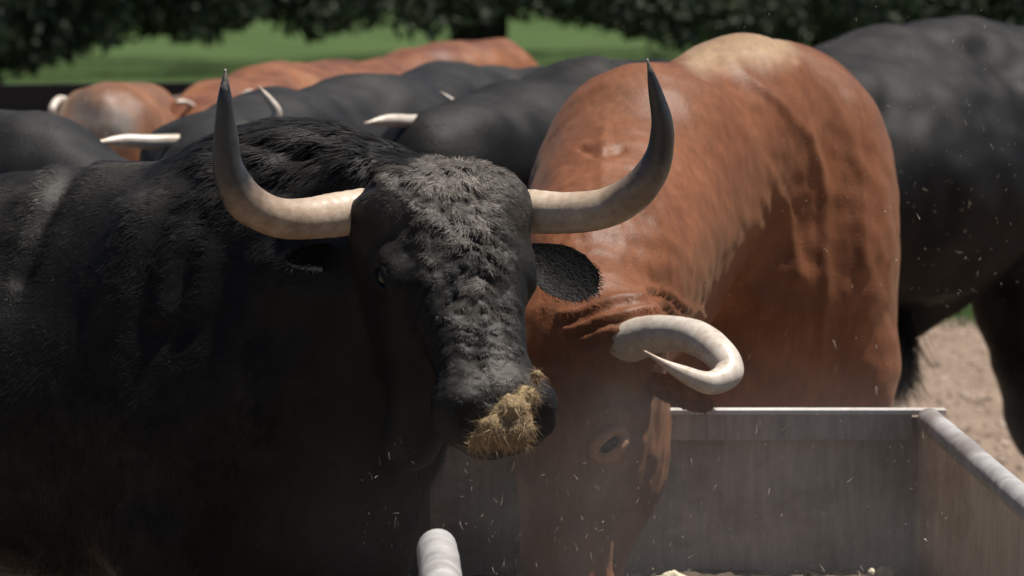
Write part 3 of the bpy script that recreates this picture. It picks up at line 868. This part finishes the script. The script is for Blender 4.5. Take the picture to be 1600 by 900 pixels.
back_bull("long dark red bull in the back row with orange rump against the grass", (-.68, 11.95), (-.43, -.90), .965, 'red_dark',
          P(335, 168, 11.15), P(300, 400, 10.95),
          [([(300, 166), (290, 160), (280, 160), (272, 164)], [11.1, 11.05, 11.0, 11.0], [6, 5, 4, 1]),
           ([(372, 160), (385, 146), (400, 146), (410, 150)], [11.2, 11.2, 11.2, 11.2], [6, 5, 4, 1])],
          'horn_white', toplines=[[(820, 104, 13.1, .1), (780, 76, 13.1, .14), (720, 73, 12.9, .15), (640, 92, 12.7, .14), (520, 111, 12.3, .14), (420, 110, 11.9, .14), (345, 138, 11.4, .13), (290, 160, 11.2, .10)]], fur=9000, hump=.5, hips=False, extra=lambda S, W: S.cone(W(-1.0, 0, 1.245), W(-1.35, 0, 1.225), .12, .13, .1))

# ------------------------------------------------------------------ straw held on the muzzle
def tangle(name, c, rad, n, length, width, mat, seed, parent=None, axes=None, shell=.5):
    g = np.random.default_rng(seed)
    d = unitrows(g.normal(size=(n, 3))); r = g.random((n, 1)) ** shell
    p = d * r * A(rad); nn = unitrows(d + .6 * g.normal(size=(n, 3)))
    if axes is not None: p = p @ A(axes)
    return strands(name, c + p, nn, g.normal(size=(n, 3)), length, width, mat, parent, .3, .6, 4, .25, seed=seed + 1, root_in=0)
M['straw'] = strand_mat("chewed_straw", (0.24, 0.145, 0.07), (0.66, 0.48, 0.29), .7, .3)
M['chaff'] = strand_mat("chaff", (0.45, 0.38, 0.28), (0.85, 0.8, 0.7), .6, .3)
g = np.random.default_rng(77)
parts = []
def strand_cloud(blobs, n, length, width, seed):
    g = np.random.default_rng(seed); pp = []; nn = []; w = A([b[2] for b in blobs], float); w /= w.sum()
    for b, k in zip(blobs, (w * n).astype(int)):
        d = unitrows(g.normal(size=(k, 3))); pp.append(b[0] + d * (.35 + .65 * g.random((k, 1))) * A(b[1])); nn.append(unitrows(d + .5 * g.normal(size=(k, 3))))
    return np.concatenate(pp), np.concatenate(nn)
tip = WH(.475, -.06, .0)
hay_S = Sdf()
hay_blobs = [(P(800, 640, 6.13), (.045, .03, .035), 3), (P(770, 668, 6.12), (.036, .03, .03), 2), (P(822, 618, 6.15), (.028, .02, .03), 1.4),
             (P(815, 670, 6.13), (.034, .03, .03), 2), (P(745, 690, 6.13), (.022, .02, .018), 1), (P(838, 590, 6.17), (.012, .012, .016), .4), (P(790, 690, 6.13), (.05, .025, .018), 1.3)]
for c_, r_, k_ in hay_blobs: hay_S.ell(c_, A(r_) * .60, None, .02)
ax = hay_S.grid(.006); Vh, Qh = surface_nets(hay_S.evaluate(ax), ax); Nh = vnormals(Vh, Qh)
Vh = Vh + Nh * (.006 * noise(Vh, 60) + .004 * noise(Vh, 170))[:, None]
M['straw_core'] = simple_mat("straw_core", (0.17, 0.11, 0.05), .8, (0.45, 0.33, 0.17), 140, 1.0, 260)
hay = mesh_obj("mouthful_of_straw", Vh, Qh.ravel(), np.full(len(Qh), 4), M['straw_core'])
pp, nn, _ = sample(Vh, Qh, vnormals(Vh, Qh), 6500, None, 3)
nn = unitrows(nn + np.random.default_rng(2).normal(0, .25, nn.shape))
strands("straw_bits", pp, nn, np.random.default_rng(5).normal(size=(len(pp), 3)) + A([0, 0, -.4]), .005 + .016 * np.random.default_rng(8).random(len(pp)) ** 2.5, .0015, M['straw'], hay, .3, .9, 4, .35, seed=9, root_in=.004)
g = np.random.default_rng(44); qq = g.choice(len(pp), 45)
strands("loose_stalks", pp[qq], nn[qq], g.normal(size=(45, 3)) * A([1, .5, .6]) + A([0, 0, -.5]), .022, .0022, M['straw'], hay, .4, .6, 5, .5, seed=10, root_in=.004)
tag(hay, "tan clump of chewed straw stuck to the front black bull's muzzle", "straw", kind="stuff")

# ------------------------------------------------------------------ feed trough
ZT = P(1450, 645, 7.5)[2]
def lin(z0, x0, y): return x0
def boxmesh(name, x0, x1, y0, y1, z0, z1, mat, parent, bevel=.002, skew=None):
    V = [(x, y, z) for x in (x0, x1) for y in (y0, y1) for z in (z0, z1)]
    if skew: V = [skew(*v) for v in V]
    F = [(0, 1, 3, 2), (4, 6, 7, 5), (0, 4, 5, 1), (2, 3, 7, 6), (0, 2, 6, 4), (1, 5, 7, 3)]
    me = bpy.data.meshes.new(name); me.from_pydata([tuple(map(float, v)) for v in V], [], F); me.update()
    o = bpy.data.objects.new(name, me); me.materials.append(mat); C.objects.link(o)
    if parent: o.parent = parent
    if bevel:
        b = o.modifiers.new("bevel", 'BEVEL'); b.width = bevel; b.segments = 2
    return o

def metal(name, c0, c1, rough, metallic, streak=(1, 1, .12), scale=60, bump=.15):
    m, nt, N, Lk, b = mat_new(name)
    n = noise_node(N, Lk, scale, 6, .65, streak); n2 = noise_node(N, Lk, 5, 5, .6)
    ad = N.new("ShaderNodeMath"); ad.operation = 'MULTIPLY_ADD'; ad.inputs[1].default_value = .5
    Lk.new(n.outputs["Fac"], ad.inputs[0])
    h = N.new("ShaderNodeMath"); h.operation = 'MULTIPLY'; h.inputs[1].default_value = .5
    Lk.new(n2.outputs["Fac"], h.inputs[0]); Lk.new(h.outputs[0], ad.inputs[2])
    r = ramp(N, [(.36, c0), (.62, c1)]); Lk.new(ad.outputs[0], r.inputs[0]); Lk.new(r.outputs[0], b.inputs["Base Color"])
    b.inputs["Roughness"].default_value = rough; b.inputs["Metallic"].default_value = metallic
    n5 = noise_node(N, Lk, 3.2, 7, .68, (1, 1, 1.6)); mrr = N.new("ShaderNodeMapRange"); mrr.inputs[1].default_value = .5; mrr.inputs[2].default_value = .64; mrr.inputs[4].default_value = .75
    Lk.new(n5.outputs["Fac"], mrr.inputs[0]); mxr = N.new("ShaderNodeMixRGB"); mxr.inputs[2].default_value = (c0[0] * .7, c0[1] * .58, c0[2] * .5, 1)
    Lk.new(mrr.outputs[0], mxr.inputs[0]); Lk.new(r.outputs[0], mxr.inputs[1]); Lk.new(mxr.outputs[0], b.inputs["Base Color"])
    bp = N.new("ShaderNodeBump"); bp.inputs["Strength"].default_value = bump; bp.inputs["Distance"].default_value = .002
    Lk.new(n.outputs["Fac"], bp.inputs["Height"])
    bp2 = N.new("ShaderNodeBump"); bp2.inputs["Strength"].default_value = .5; bp2.inputs["Distance"].default_value = .02
    Lk.new(n2.outputs["Fac"], bp2.inputs["Height"]); Lk.new(bp.outputs[0], bp2.inputs["Normal"]); Lk.new(bp2.outputs[0], b.inputs["Normal"])
    return m
M['sheet'] = metal("dusty_sheet_steel", (0.28, 0.225, 0.18), (0.54, 0.46, 0.38), .75, .0)
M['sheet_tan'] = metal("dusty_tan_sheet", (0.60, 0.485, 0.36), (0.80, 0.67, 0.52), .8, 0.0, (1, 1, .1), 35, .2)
M['tube'] = metal("galvanised_tube", (0.30, 0.29, 0.30), (0.55, 0.53, 0.51), .5, .15, (1, 1, 1), 28, .2)
M['lip'] = metal("lip_steel", (0.55, 0.53, 0.50), (0.75, 0.73, 0.70), .5, .1, (1, 1, 1), 30)
tr = bpy.data.objects.new("feed_trough", None); C.objects.link(tr); tr.location = (.3, 6.1, 0)
tag(tr, "dusty sheet-steel feed trough with pale tube rails that the red bull eats from", "feed trough")
XL = P(665, 645, 7.5)[0] - .002; XR = P(1450, 645, 7.5)[0]; YB, YN = 7.5, 4.7
slope = .038
def sk(x, y, z):   # side walls follow the slight slant of the rails, lean in towards the floor
    return (x + (YB - y) * slope * .95, y, z)
ZB = .46
boxmesh("back_panel", XL + .01, XR - .012, YB + .035, YB + .040, ZB, ZT - .012, M['sheet'], tr, 0)
boxmesh("rim_angle", XL - .01, XR + .035, YB - .002, YB + .034, ZT - .004, ZT + .006, M['lip'], tr, .0015)
boxmesh("rim_flange", XL + .03, XR - .03, YB - .001, YB + .004, ZT - .052, ZT - .0045, M['sheet'], tr, 0)
boxmesh("side_panel", XR - .012, XR - .007, YN, YB + .034, ZB, ZT - .004, M['sheet_tan'], tr, 0, sk)
boxmesh("side_panel", XL + .005, XL + .010, YN, 5.86, ZB, ZT - .034, M['sheet'], tr, 0, sk)
boxmesh("side_panel", XL + .005, XL + .010, 5.861, YB + .034, ZB, ZT - .28, M['sheet'], tr, 0, sk)
boxmesh("front_panel", XL + .011, XR - .013, YN, YN + .005, ZB, ZT, M['sheet'], tr, 0, sk)
boxmesh("floor_panel", XL + .011, XR - .013, YN + .006, YB + .034, ZB + .001, ZB + .006, M['sheet'], tr, 0, sk)
RT = .0245
for x, ye in ((XL - .004, 5.90), (XR, YB - .012)):
    ys = [ye, ye - .004, ye - .012, ye - .024, ye - .3, 5.1, YN - .02]
    o = tube("rail", [A(sk(x, y, ZT - .012)) for y in ys], [q * (.0305 if x < 0 else .0235) for q in (.25, .62, .9, 1, 1, 1, 1)], M['tube'], tr, 90, 24, .0012)
for x, y in ((XL + .02, YB), (XR - .02, YB), (XL + .02, YN + .05), (XR - .02, YN + .05), (XL + .02, 6.1), (XR - .02, 6.1)):
    boxmesh("leg", x - .02, x + .02, y - .02, y + .02, .0, ZB - .002, M['lip'], tr, .002, sk)
for o in bpy.data.objects:
    if o.parent == tr: o.location = (-.3, -6.1, 0)

# feed lying in the trough: uneven bed of chopped straw with a few pale lumps
nx, ny = 70, 160
gx = np.linspace(XL + .02, XR - .02, nx); gy = np.linspace(YN + .01, YB + .03, ny)
GX, GY = np.meshgrid(gx, gy, indexing='ij')
Vp = np.stack([GX.ravel() + (YB - GY.ravel()) * slope * .95, GY.ravel(), np.zeros(nx * ny)], 1)
Vp[:, 2] = .487 + .022 * noise(Vp, 5) + .014 * noise(Vp, 17) + .007 * noise(Vp, 50)
lumps = [P(1052, 905, 7.3), P(1385, 905, 7.38)]
for l in lumps: Vp[:, 2] += .018 * np.exp(-(((Vp[:, :2] - l[:2]) / .035) ** 2).sum(1))
idx = np.arange(nx * ny).reshape(nx, ny)
Qp = np.stack([idx[:-1, :-1].ravel(), idx[1:, :-1].ravel(), idx[1:, 1:].ravel(), idx[:-1, 1:].ravel()], 1)
M['feed'] = simple_mat("feed_bed", (0.05, 0.032, 0.022), .9, (0.12, 0.085, 0.055), 60, 1.0, 200)
feed = mesh_obj("chopped_feed", Vp, Qp.ravel(), np.full(len(Qp), 4), M['feed'])
Np = vnormals(Vp, Qp); Np[Np[:, 2] < 0] *= -1
p, nn, _ = sample(Vp, Qp, Np, 9000, None, 4)
M['feedbits'] = strand_mat("feed_bits", (0.07, 0.05, 0.03), (0.50, 0.42, 0.28), .8, .1)
strands("feed_straws", p, nn, np.random.default_rng(6).normal(size=(len(p), 3)), .022, .0025, M['feedbits'], feed, .6, .5, 3, 0, seed=12)
M['lump'] = simple_mat("pale_feed_lump", (0.55, 0.47, 0.30), .8, (0.8, 0.74, 0.55), 90, 1.0, 160)
for k, (l, r) in enumerate(zip(lumps, (.017, .014, .012, .010))):
    Sx = Sdf(); q = np.random.default_rng(k); l = l.copy(); l[2] = max(l[2], .515)
    for _ in range(7): Sx.ell(l + q.normal(0, r * .55, 3) * A([1.4, 1, .5]), A([r, r, r]) * q.uniform(.5, .9, 3), None, .006)
    ax = Sx.grid(.0028); Vx, Qx = surface_nets(Sx.evaluate(ax), ax)
    mesh_obj("feed_lump", Vx, Qx.ravel(), np.full(len(Qx), 4), M['lump'], feed)
tag(feed, "brown chopped feed with pale lumps lying in the bottom of the steel trough", "feed", kind="stuff")

# chaff thrown up into the air round the trough
g = np.random.default_rng(15); pts = []
for n_, (x0, x1, y0, y1), (d0, d1) in ((150, (1380, 1600, 60, 480), (7.0, 9.5)), (70, (1100, 1400, 180, 620), (7.0, 8.0)), (230, (900, 1500, 640, 900), (5.9, 7.3)),
                                       (130, (560, 950, 680, 900), (5.8, 6.5)), (60, (950, 1600, 0, 120), (7.0, 9)), (40, (860, 1060, 90, 480), (6.4, 7.2))):
    for _ in range(n_): pts.append(P(g.uniform(x0, x1), g.uniform(y0, y1), g.uniform(d0, d1)))
pts = A(pts); n_ = len(pts)
ch = strands("flying_chaff", pts, unitrows(g.normal(size=(n_, 3)) * A([1, 1, .3])), g.normal(size=(n_, 3)) * A([.35, .4, 1]), .009 * (.35 + 1.5 * g.random(n_) ** 3), .0011 * (.5 + 1.2 * g.random(n_) ** 2), M['chaff'], None, .1, .3, 3, seed=16, root_in=0)
tag(ch, "pale flecks of chaff flying in the air over the trough and cattle", "chaff", kind="stuff")

# ------------------------------------------------------------------ ground
m, nt, N, Lk, b = mat_new("meadow_grass")
n1 = noise_node(N, Lk, .35, 6, .6); n2 = noise_node(N, Lk, 9, 6, .7)
r1 = ramp(N, [(.35, (0.050, 0.092, 0.030)), (.65, (0.076, 0.120, 0.042))]); r2 = ramp(N, [(.3, (.7, .7, .7)), (.7, (1.15, 1.1, 1))])
Lk.new(n1.outputs["Fac"], r1.inputs[0]); Lk.new(n2.outputs["Fac"], r2.inputs[0])
mu = N.new("ShaderNodeMixRGB"); mu.blend_type = 'MULTIPLY'; mu.inputs[0].default_value = 1
Lk.new(r1.outputs[0], mu.inputs[1]); Lk.new(r2.outputs[0], mu.inputs[2]); Lk.new(mu.outputs[0], b.inputs["Base Color"])
b.inputs["Roughness"].default_value = .9; b.inputs["Specular IOR Level"].default_value = .1
M['grass'] = m
def sheet(name, x0, x1, y0, y1, z, nx, ny, mat, amp=0, edge=None):
    gx = np.linspace(x0, x1, nx); gy = np.linspace(y0, y1, ny); X, Y = np.meshgrid(gx, gy, indexing='ij')
    V = np.stack([X.ravel(), Y.ravel(), np.full(nx * ny, z)], 1)
    if amp: V[:, 2] += amp * noise(V, 1.7) + amp * .6 * noise(V, 6)
    if edge: V = edge(V)
    i = np.arange(nx * ny).reshape(nx, ny)
    Q = np.stack([i[:-1, :-1].ravel(), i[1:, :-1].ravel(), i[1:, 1:].ravel(), i[:-1, 1:].ravel()], 1)
    return tag(mesh_obj(name, V, Q.ravel(), np.full(len(Q), 4), mat), kind='structure')
sheet("grass_field", -400, 400, -20, 900, -.03, 60, 60, M['grass'])
m, nt, N, Lk, b = mat_new("gravel_yard")
g_ = N.new("ShaderNodeNewGeometry"); vo = N.new("ShaderNodeTexVoronoi"); vo.inputs["Scale"].default_value = 28
Lk.new(g_.outputs["Position"], vo.inputs["Vector"])
n1 = noise_node(N, Lk, 3, 6, .7); n2 = noise_node(N, Lk, 40, 4, .7)
r1 = ramp(N, [(.3, (0.19, 0.13, 0.09)), (.7, (0.33, 0.245, 0.18))]); Lk.new(n1.outputs["Fac"], r1.inputs[0])
r2 = ramp(N, [(.3, (.62, .6, .6)), (.7, (1.15, 1.15, 1.15))]); Lk.new(n2.outputs["Fac"], r2.inputs[0])
mu = N.new("ShaderNodeMixRGB"); mu.blend_type = 'MULTIPLY'; mu.inputs[0].default_value = 1
Lk.new(r1.outputs[0], mu.inputs[1]); Lk.new(r2.outputs[0], mu.inputs[2]); Lk.new(mu.outputs[0], b.inputs["Base Color"])
b.inputs["Roughness"].default_value = .95
bp = N.new("ShaderNodeBump"); bp.inputs["Strength"].default_value = .7; bp.inputs["Distance"].default_value = .02
Lk.new(vo.outputs["Distance"], bp.inputs["Height"]); Lk.new(bp.outputs[0], b.inputs["Normal"])
M['gravel'] = m
def yard_edge(V):
    e = np.clip((V[:, 1] - 10) / 8, 0, 1)
    V[:, 1] += e * (.35 * noise(V * A([1, 0, 0]), .9) + .2 * noise(V * A([1, 0, 0]), 3.5))
    V[:, 2] -= .05 * np.clip((V[:, 1] - 17.2) / 1.2, 0, 1); return V
sheet("gravel_yard", -14, 14, -2, 18.2, 0.0, 220, 220, M['gravel'], .006, yard_edge)
# loose stones
def octa_cloud(name, P_, R_, mat, seed, attr=None):
    g = np.random.default_rng(seed); n = len(P_)
    base = A([[1,0,0],[-1,0,0],[0,1,0],[0,-1,0],[0,0,1],[0,0,-1]], float)
    V = P_[:, None, :] + base[None] * (R_[:, None, None] * g.uniform(.55, 1.3, (n, 6, 1))) * A([1, 1, .6]) + g.normal(0, .15, (n, 6, 3)) * R_[:, None, None]
    T = A([[0,2,4],[2,1,4],[1,3,4],[3,0,4],[2,0,5],[1,2,5],[3,1,5],[0,3,5]])
    F = (np.arange(n) * 6)[:, None, None] + T[None]
    return mesh_obj(name, V.reshape(-1, 3), F.ravel(), np.full(n * 8, 3), mat, None, False, {'rnd': np.repeat(g.random(n), 6)})
g = np.random.default_rng(21)
n_ = 14000; sp = np.stack([g.uniform(-3, 3.6, n_), g.uniform(8, 17.6, n_), np.zeros(n_)], 1); sr = .006 + .016 * g.random(n_) ** 3
M['stone'] = strand_mat("stones", (0.20, 0.14, 0.105), (0.58, 0.47, 0.38), .9)
tag(octa_cloud("loose_stones", sp + A([0, 0, .006]), sr, M['stone'], 5), "small pale loose stones scattered over the gravel yard", "stones", kind="stuff")
# grass blades along the edge of the meadow
n_ = 26000; gp = np.stack([g.uniform(-5, 6, n_), 17.4 + 9 * g.random(n_) ** 1.6, np.full(n_, -.03)], 1)
M['blade'] = strand_mat("grass_blades", (0.05, 0.11, 0.03), (0.10, 0.19, 0.06), .7, .3)
gr = strands("meadow_grass", gp, unitrows(g.normal(size=(n_, 3)) * A([1, 1, .02])), np.tile(A([0, 0, 1.0]), (n_, 1)) + g.normal(0, .25, (n_, 3)), .08, .007, M['blade'], None, .2, .2, 2, seed=3, root_in=0)
tag(gr, "short green meadow grass growing beyond the gravel yard", "grass", kind="stuff")

# ------------------------------------------------------------------ low dark fence standing in for the dark band behind the cattle at left
M['near_black'] = simple_mat("near_black_boards", (0.006, 0.006, 0.006), .7, (0.013, 0.012, 0.011), 20, .4)  # near-black boards standing in for the dark band at left
fn = bpy.data.objects.new("stand_in_board_fence", None); C.objects.link(fn); fn.location = (-2.2, 15, 0)
tag(fn, "low black board fence standing in for the dark band behind the tan-red cattle at left", "fence")
x0 = P(-420, 150, 15)[0]; x1 = P(352, 130, 15)[0]
for k in range(4):
    zt = P(170, 137, 15)[2] - k * .285
    boxmesh("stand_in_board", x0, x1, 14.98, 15.005, zt - .283, zt, M['near_black'], fn, .003, lambda x, y, z: (x, y, z + (x - x0) * .012))
for k in range(4):
    xx = x0 + .05 + k * (x1 - x0 - .1) / 3
    boxmesh("stand_in_post", xx - .04, xx + .04, 15.01, 15.09, -.03, P(170, 140, 15)[2] - .01, M['near_black'], fn, .004)
for o in bpy.data.objects:
    if o.parent == fn: o.location = (2.2, -15, 0)

# ------------------------------------------------------------------ trees with skirts of foliage hanging low over the meadow
M['bark'] = simple_mat("bark", (0.020, 0.016, 0.013), .9, (0.05, 0.04, 0.032), 9, 1.0, 25)
M['leaf'] = strand_mat("oak_leaves", (0.024, 0.032, 0.020), (0.17, 0.195, 0.14), .9, .15)
def leaves(name, Pn, size, parent, seed):
    g = np.random.default_rng(seed); n = len(Pn)
    a = unitrows(g.normal(size=(n, 3)) * A([.8, .8, 1])); b_ = unitrows(np.cross(a, g.normal(size=(n, 3))))
    L = size * (.6 + .8 * g.random((n, 1)))
    V = np.stack([Pn - a * L, Pn + b_ * L * .42, Pn + a * L, Pn - b_ * L * .42], 1)
    return mesh_obj(name, V.reshape(-1, 3), np.arange(4 * n), np.full(n, 4), M['leaf'], parent, False, {'rnd': np.repeat(g.random(n) ** 2, 4)})
def tree(x, y, trunk_r, R_, low, label, seed, nskirt=900, top=6.2, xr=None, lean=0):
    g = np.random.default_rng(seed)
    rt = bpy.data.objects.new("oak_tree", None); C.objects.link(rt); rt.location = (x, y, 0)
    tag(rt, label, "tree", "trees with low hanging foliage beyond the cattle")
    tube("trunk", [A([0, 0, -.1]), A([.02, 0, .5]), A([lean * .4, .05, 1.4]), A([lean, 0, 2.6])], [trunk_r * 1.25, trunk_r, trunk_r * .92, trunk_r * .8], M['bark'], rt, 30, 18, .05)
    for k in range(7):
        a = 2 * math.pi * k / 7 + g.uniform(-.3, .3); l = R_ * g.uniform(.55, .8)
        tube("limb", [A([lean * .9, 0, 2.0 + .1 * k]), A([math.cos(a) * l * .45, math.sin(a) * l * .45, 3.0 + g.uniform(0, .8)]), A([math.cos(a) * l, math.sin(a) * l, 3.4 + g.uniform(-.6, 1)])],
             [trunk_r * .5, trunk_r * .3, trunk_r * .1], M['bark'], rt, 16, 8)
    # upper crown: clumps through the volume
    nc = 170; d = unitrows(g.normal(size=(nc, 3))); rr = g.random((nc, 1)) ** .4
    cc = d * rr * A([R_, R_, (top - 2.4) / 2]) + A([0, 0, 2.4 + (top - 2.4) / 2])
    pts = (cc[:, None, :] + g.normal(0, 1, (nc, 110, 3)) * A([.5, .5, .28])).reshape(-1, 3)
    pts[:, 2] = np.maximum(pts[:, 2], 1.5 + .5 * g.random(len(pts)))
    # skirts: hanging sprays that reach down to the height low(px)
    ph = g.uniform(0, 2 * math.pi, nskirt); r = R_ * np.sqrt(g.uniform(.28, 1.0, nskirt))
    sx = np.cos(ph) * r; sy = np.sin(ph) * r
    px = 800 + (x + sx) / (y + sy) * FPX
    zb = A([low(q) for q in px]); zb = CAM_H - (y + sy) * (PITCH - (450 - zb) / FPX)
    zb = zb + np.abs(g.normal(0, .07, nskirt)) + np.where(g.random(nskirt) < .35, .2, 0) + .16 * np.clip(noise(np.stack([sx, sy, sx * 0], 1), 1.3), 0, 1)
    zb = np.maximum(zb, .12)
    lp = []
    for k in range(nskirt):
        m_ = 34; z = zb[k] + (2.2 - zb[k]) * g.random(m_) ** .8; sp_ = .05 + .10 * (z - zb[k])
        lp.append(np.stack([sx[k] + g.normal(0, 1, m_) * sp_, sy[k] + g.normal(0, 1, m_) * sp_, z], 1))
    o = leaves("crown", np.concatenate([pts] + lp), .055, rt, seed)
    return rt
def low_edge(px):
    xs = [-300, 0, 60, 130, 200, 330, 400, 480, 560, 690, 745, 800, 900, 1000, 1060, 1300, 1700]
    ys = [130, 118, 118, 95, 70, 78, 35, 72, 55, 70, 60, 36, 42, 70, 84, 84, 84]
    return float(np.interp(px, xs, ys))
tree(P(747, 100, 31)[0], 31, .225, 4.6, low_edge, "dark oak tree whose thick trunk stands above the red rump at centre", 1, 1500)
tree(P(-60, 100, 29)[0], 29.5, .22, 3.0, low_edge, "dark oak tree at left with foliage drooping lowest over the grass", 2, 1100)
tree(P(1420, 100, 33)[0], 33, .25, 3.6, low_edge, "dark oak tree at right whose foliage fills the space above the red bull", 3, 1700)
tree(P(30, 100, 52)[0], 52, .25, 5.0, lambda q: low_edge(q) - 25, "farther oak tree seen through the leaves at left of the trunk", 4, 900)
tree(P(1150, 100, 56)[0], 56, .25, 5.5, lambda q: low_edge(q) - 20, "farther oak tree seen through the leaves at right of the trunk", 5, 1100)
# distant wood beyond the meadow
g = np.random.default_rng(8); n_ = 14000
wp = np.stack([g.uniform(-70, 70, n_), g.uniform(120, 135, n_), 9 * g.random(n_) ** .8], 1); wp[:, 2] *= .75 + .3 * noise(wp * A([1, 0, 0]), .15)
wd = leaves("distant_wood", wp, .55, None, 30)
tag(wd, "distant dark wood along the far side of the meadow", "wood", kind="stuff")

# ------------------------------------------------------------------ dust stirred up over the trough
m, nt, N, Lk, b = mat_new("airborne_dust")
N.remove(b); vol = N.new("ShaderNodeVolumePrincipled"); Lk.new(vol.outputs[0], N["Material Output"].inputs["Volume"])
vol.inputs["Color"].default_value = (.75, .70, .65, 1); vol.inputs["Anisotropy"].default_value = .2
tc = N.new("ShaderNodeTexCoord"); mp = N.new("ShaderNodeMapping"); mp.inputs["Location"].default_value = (-1, -1, -1); mp.inputs["Scale"].default_value = (2, 2, 2)
Lk.new(tc.outputs["Generated"], mp.inputs[0])
ln_ = N.new("ShaderNodeVectorMath"); ln_.operation = 'LENGTH'; Lk.new(mp.outputs[0], ln_.inputs[0])
fall = N.new("ShaderNodeMapRange"); fall.interpolation_type = 'SMOOTHSTEP'; fall.inputs[1].default_value = .95; fall.inputs[2].default_value = .25
fall.inputs[3].default_value = 0; fall.inputs[4].default_value = 1; Lk.new(ln_.outputs["Value"], fall.inputs[0])
nz = noise_node(N, Lk, 4.5, 3, .6)
nr = N.new("ShaderNodeMapRange"); nr.inputs[1].default_value = .35; nr.inputs[2].default_value = .7; Lk.new(nz.outputs["Fac"], nr.inputs[0])
m1 = N.new("ShaderNodeMath"); m1.operation = 'MULTIPLY'; Lk.new(fall.outputs[0], m1.inputs[0]); Lk.new(nr.outputs[0], m1.inputs[1])
m2 = N.new("ShaderNodeMath"); m2.operation = 'MULTIPLY'; m2.inputs[1].default_value = .25; Lk.new(m1.outputs[0], m2.inputs[0]); Lk.new(m2.outputs[0], vol.inputs["Density"])
ds = boxmesh("airborne_dust", -.55, 1.15, 5.3, 7.48, .45, 1.12, m, None, 0)
tag(ds, "thin pale cloud of feed dust hanging over the steel trough", "dust", kind="stuff")
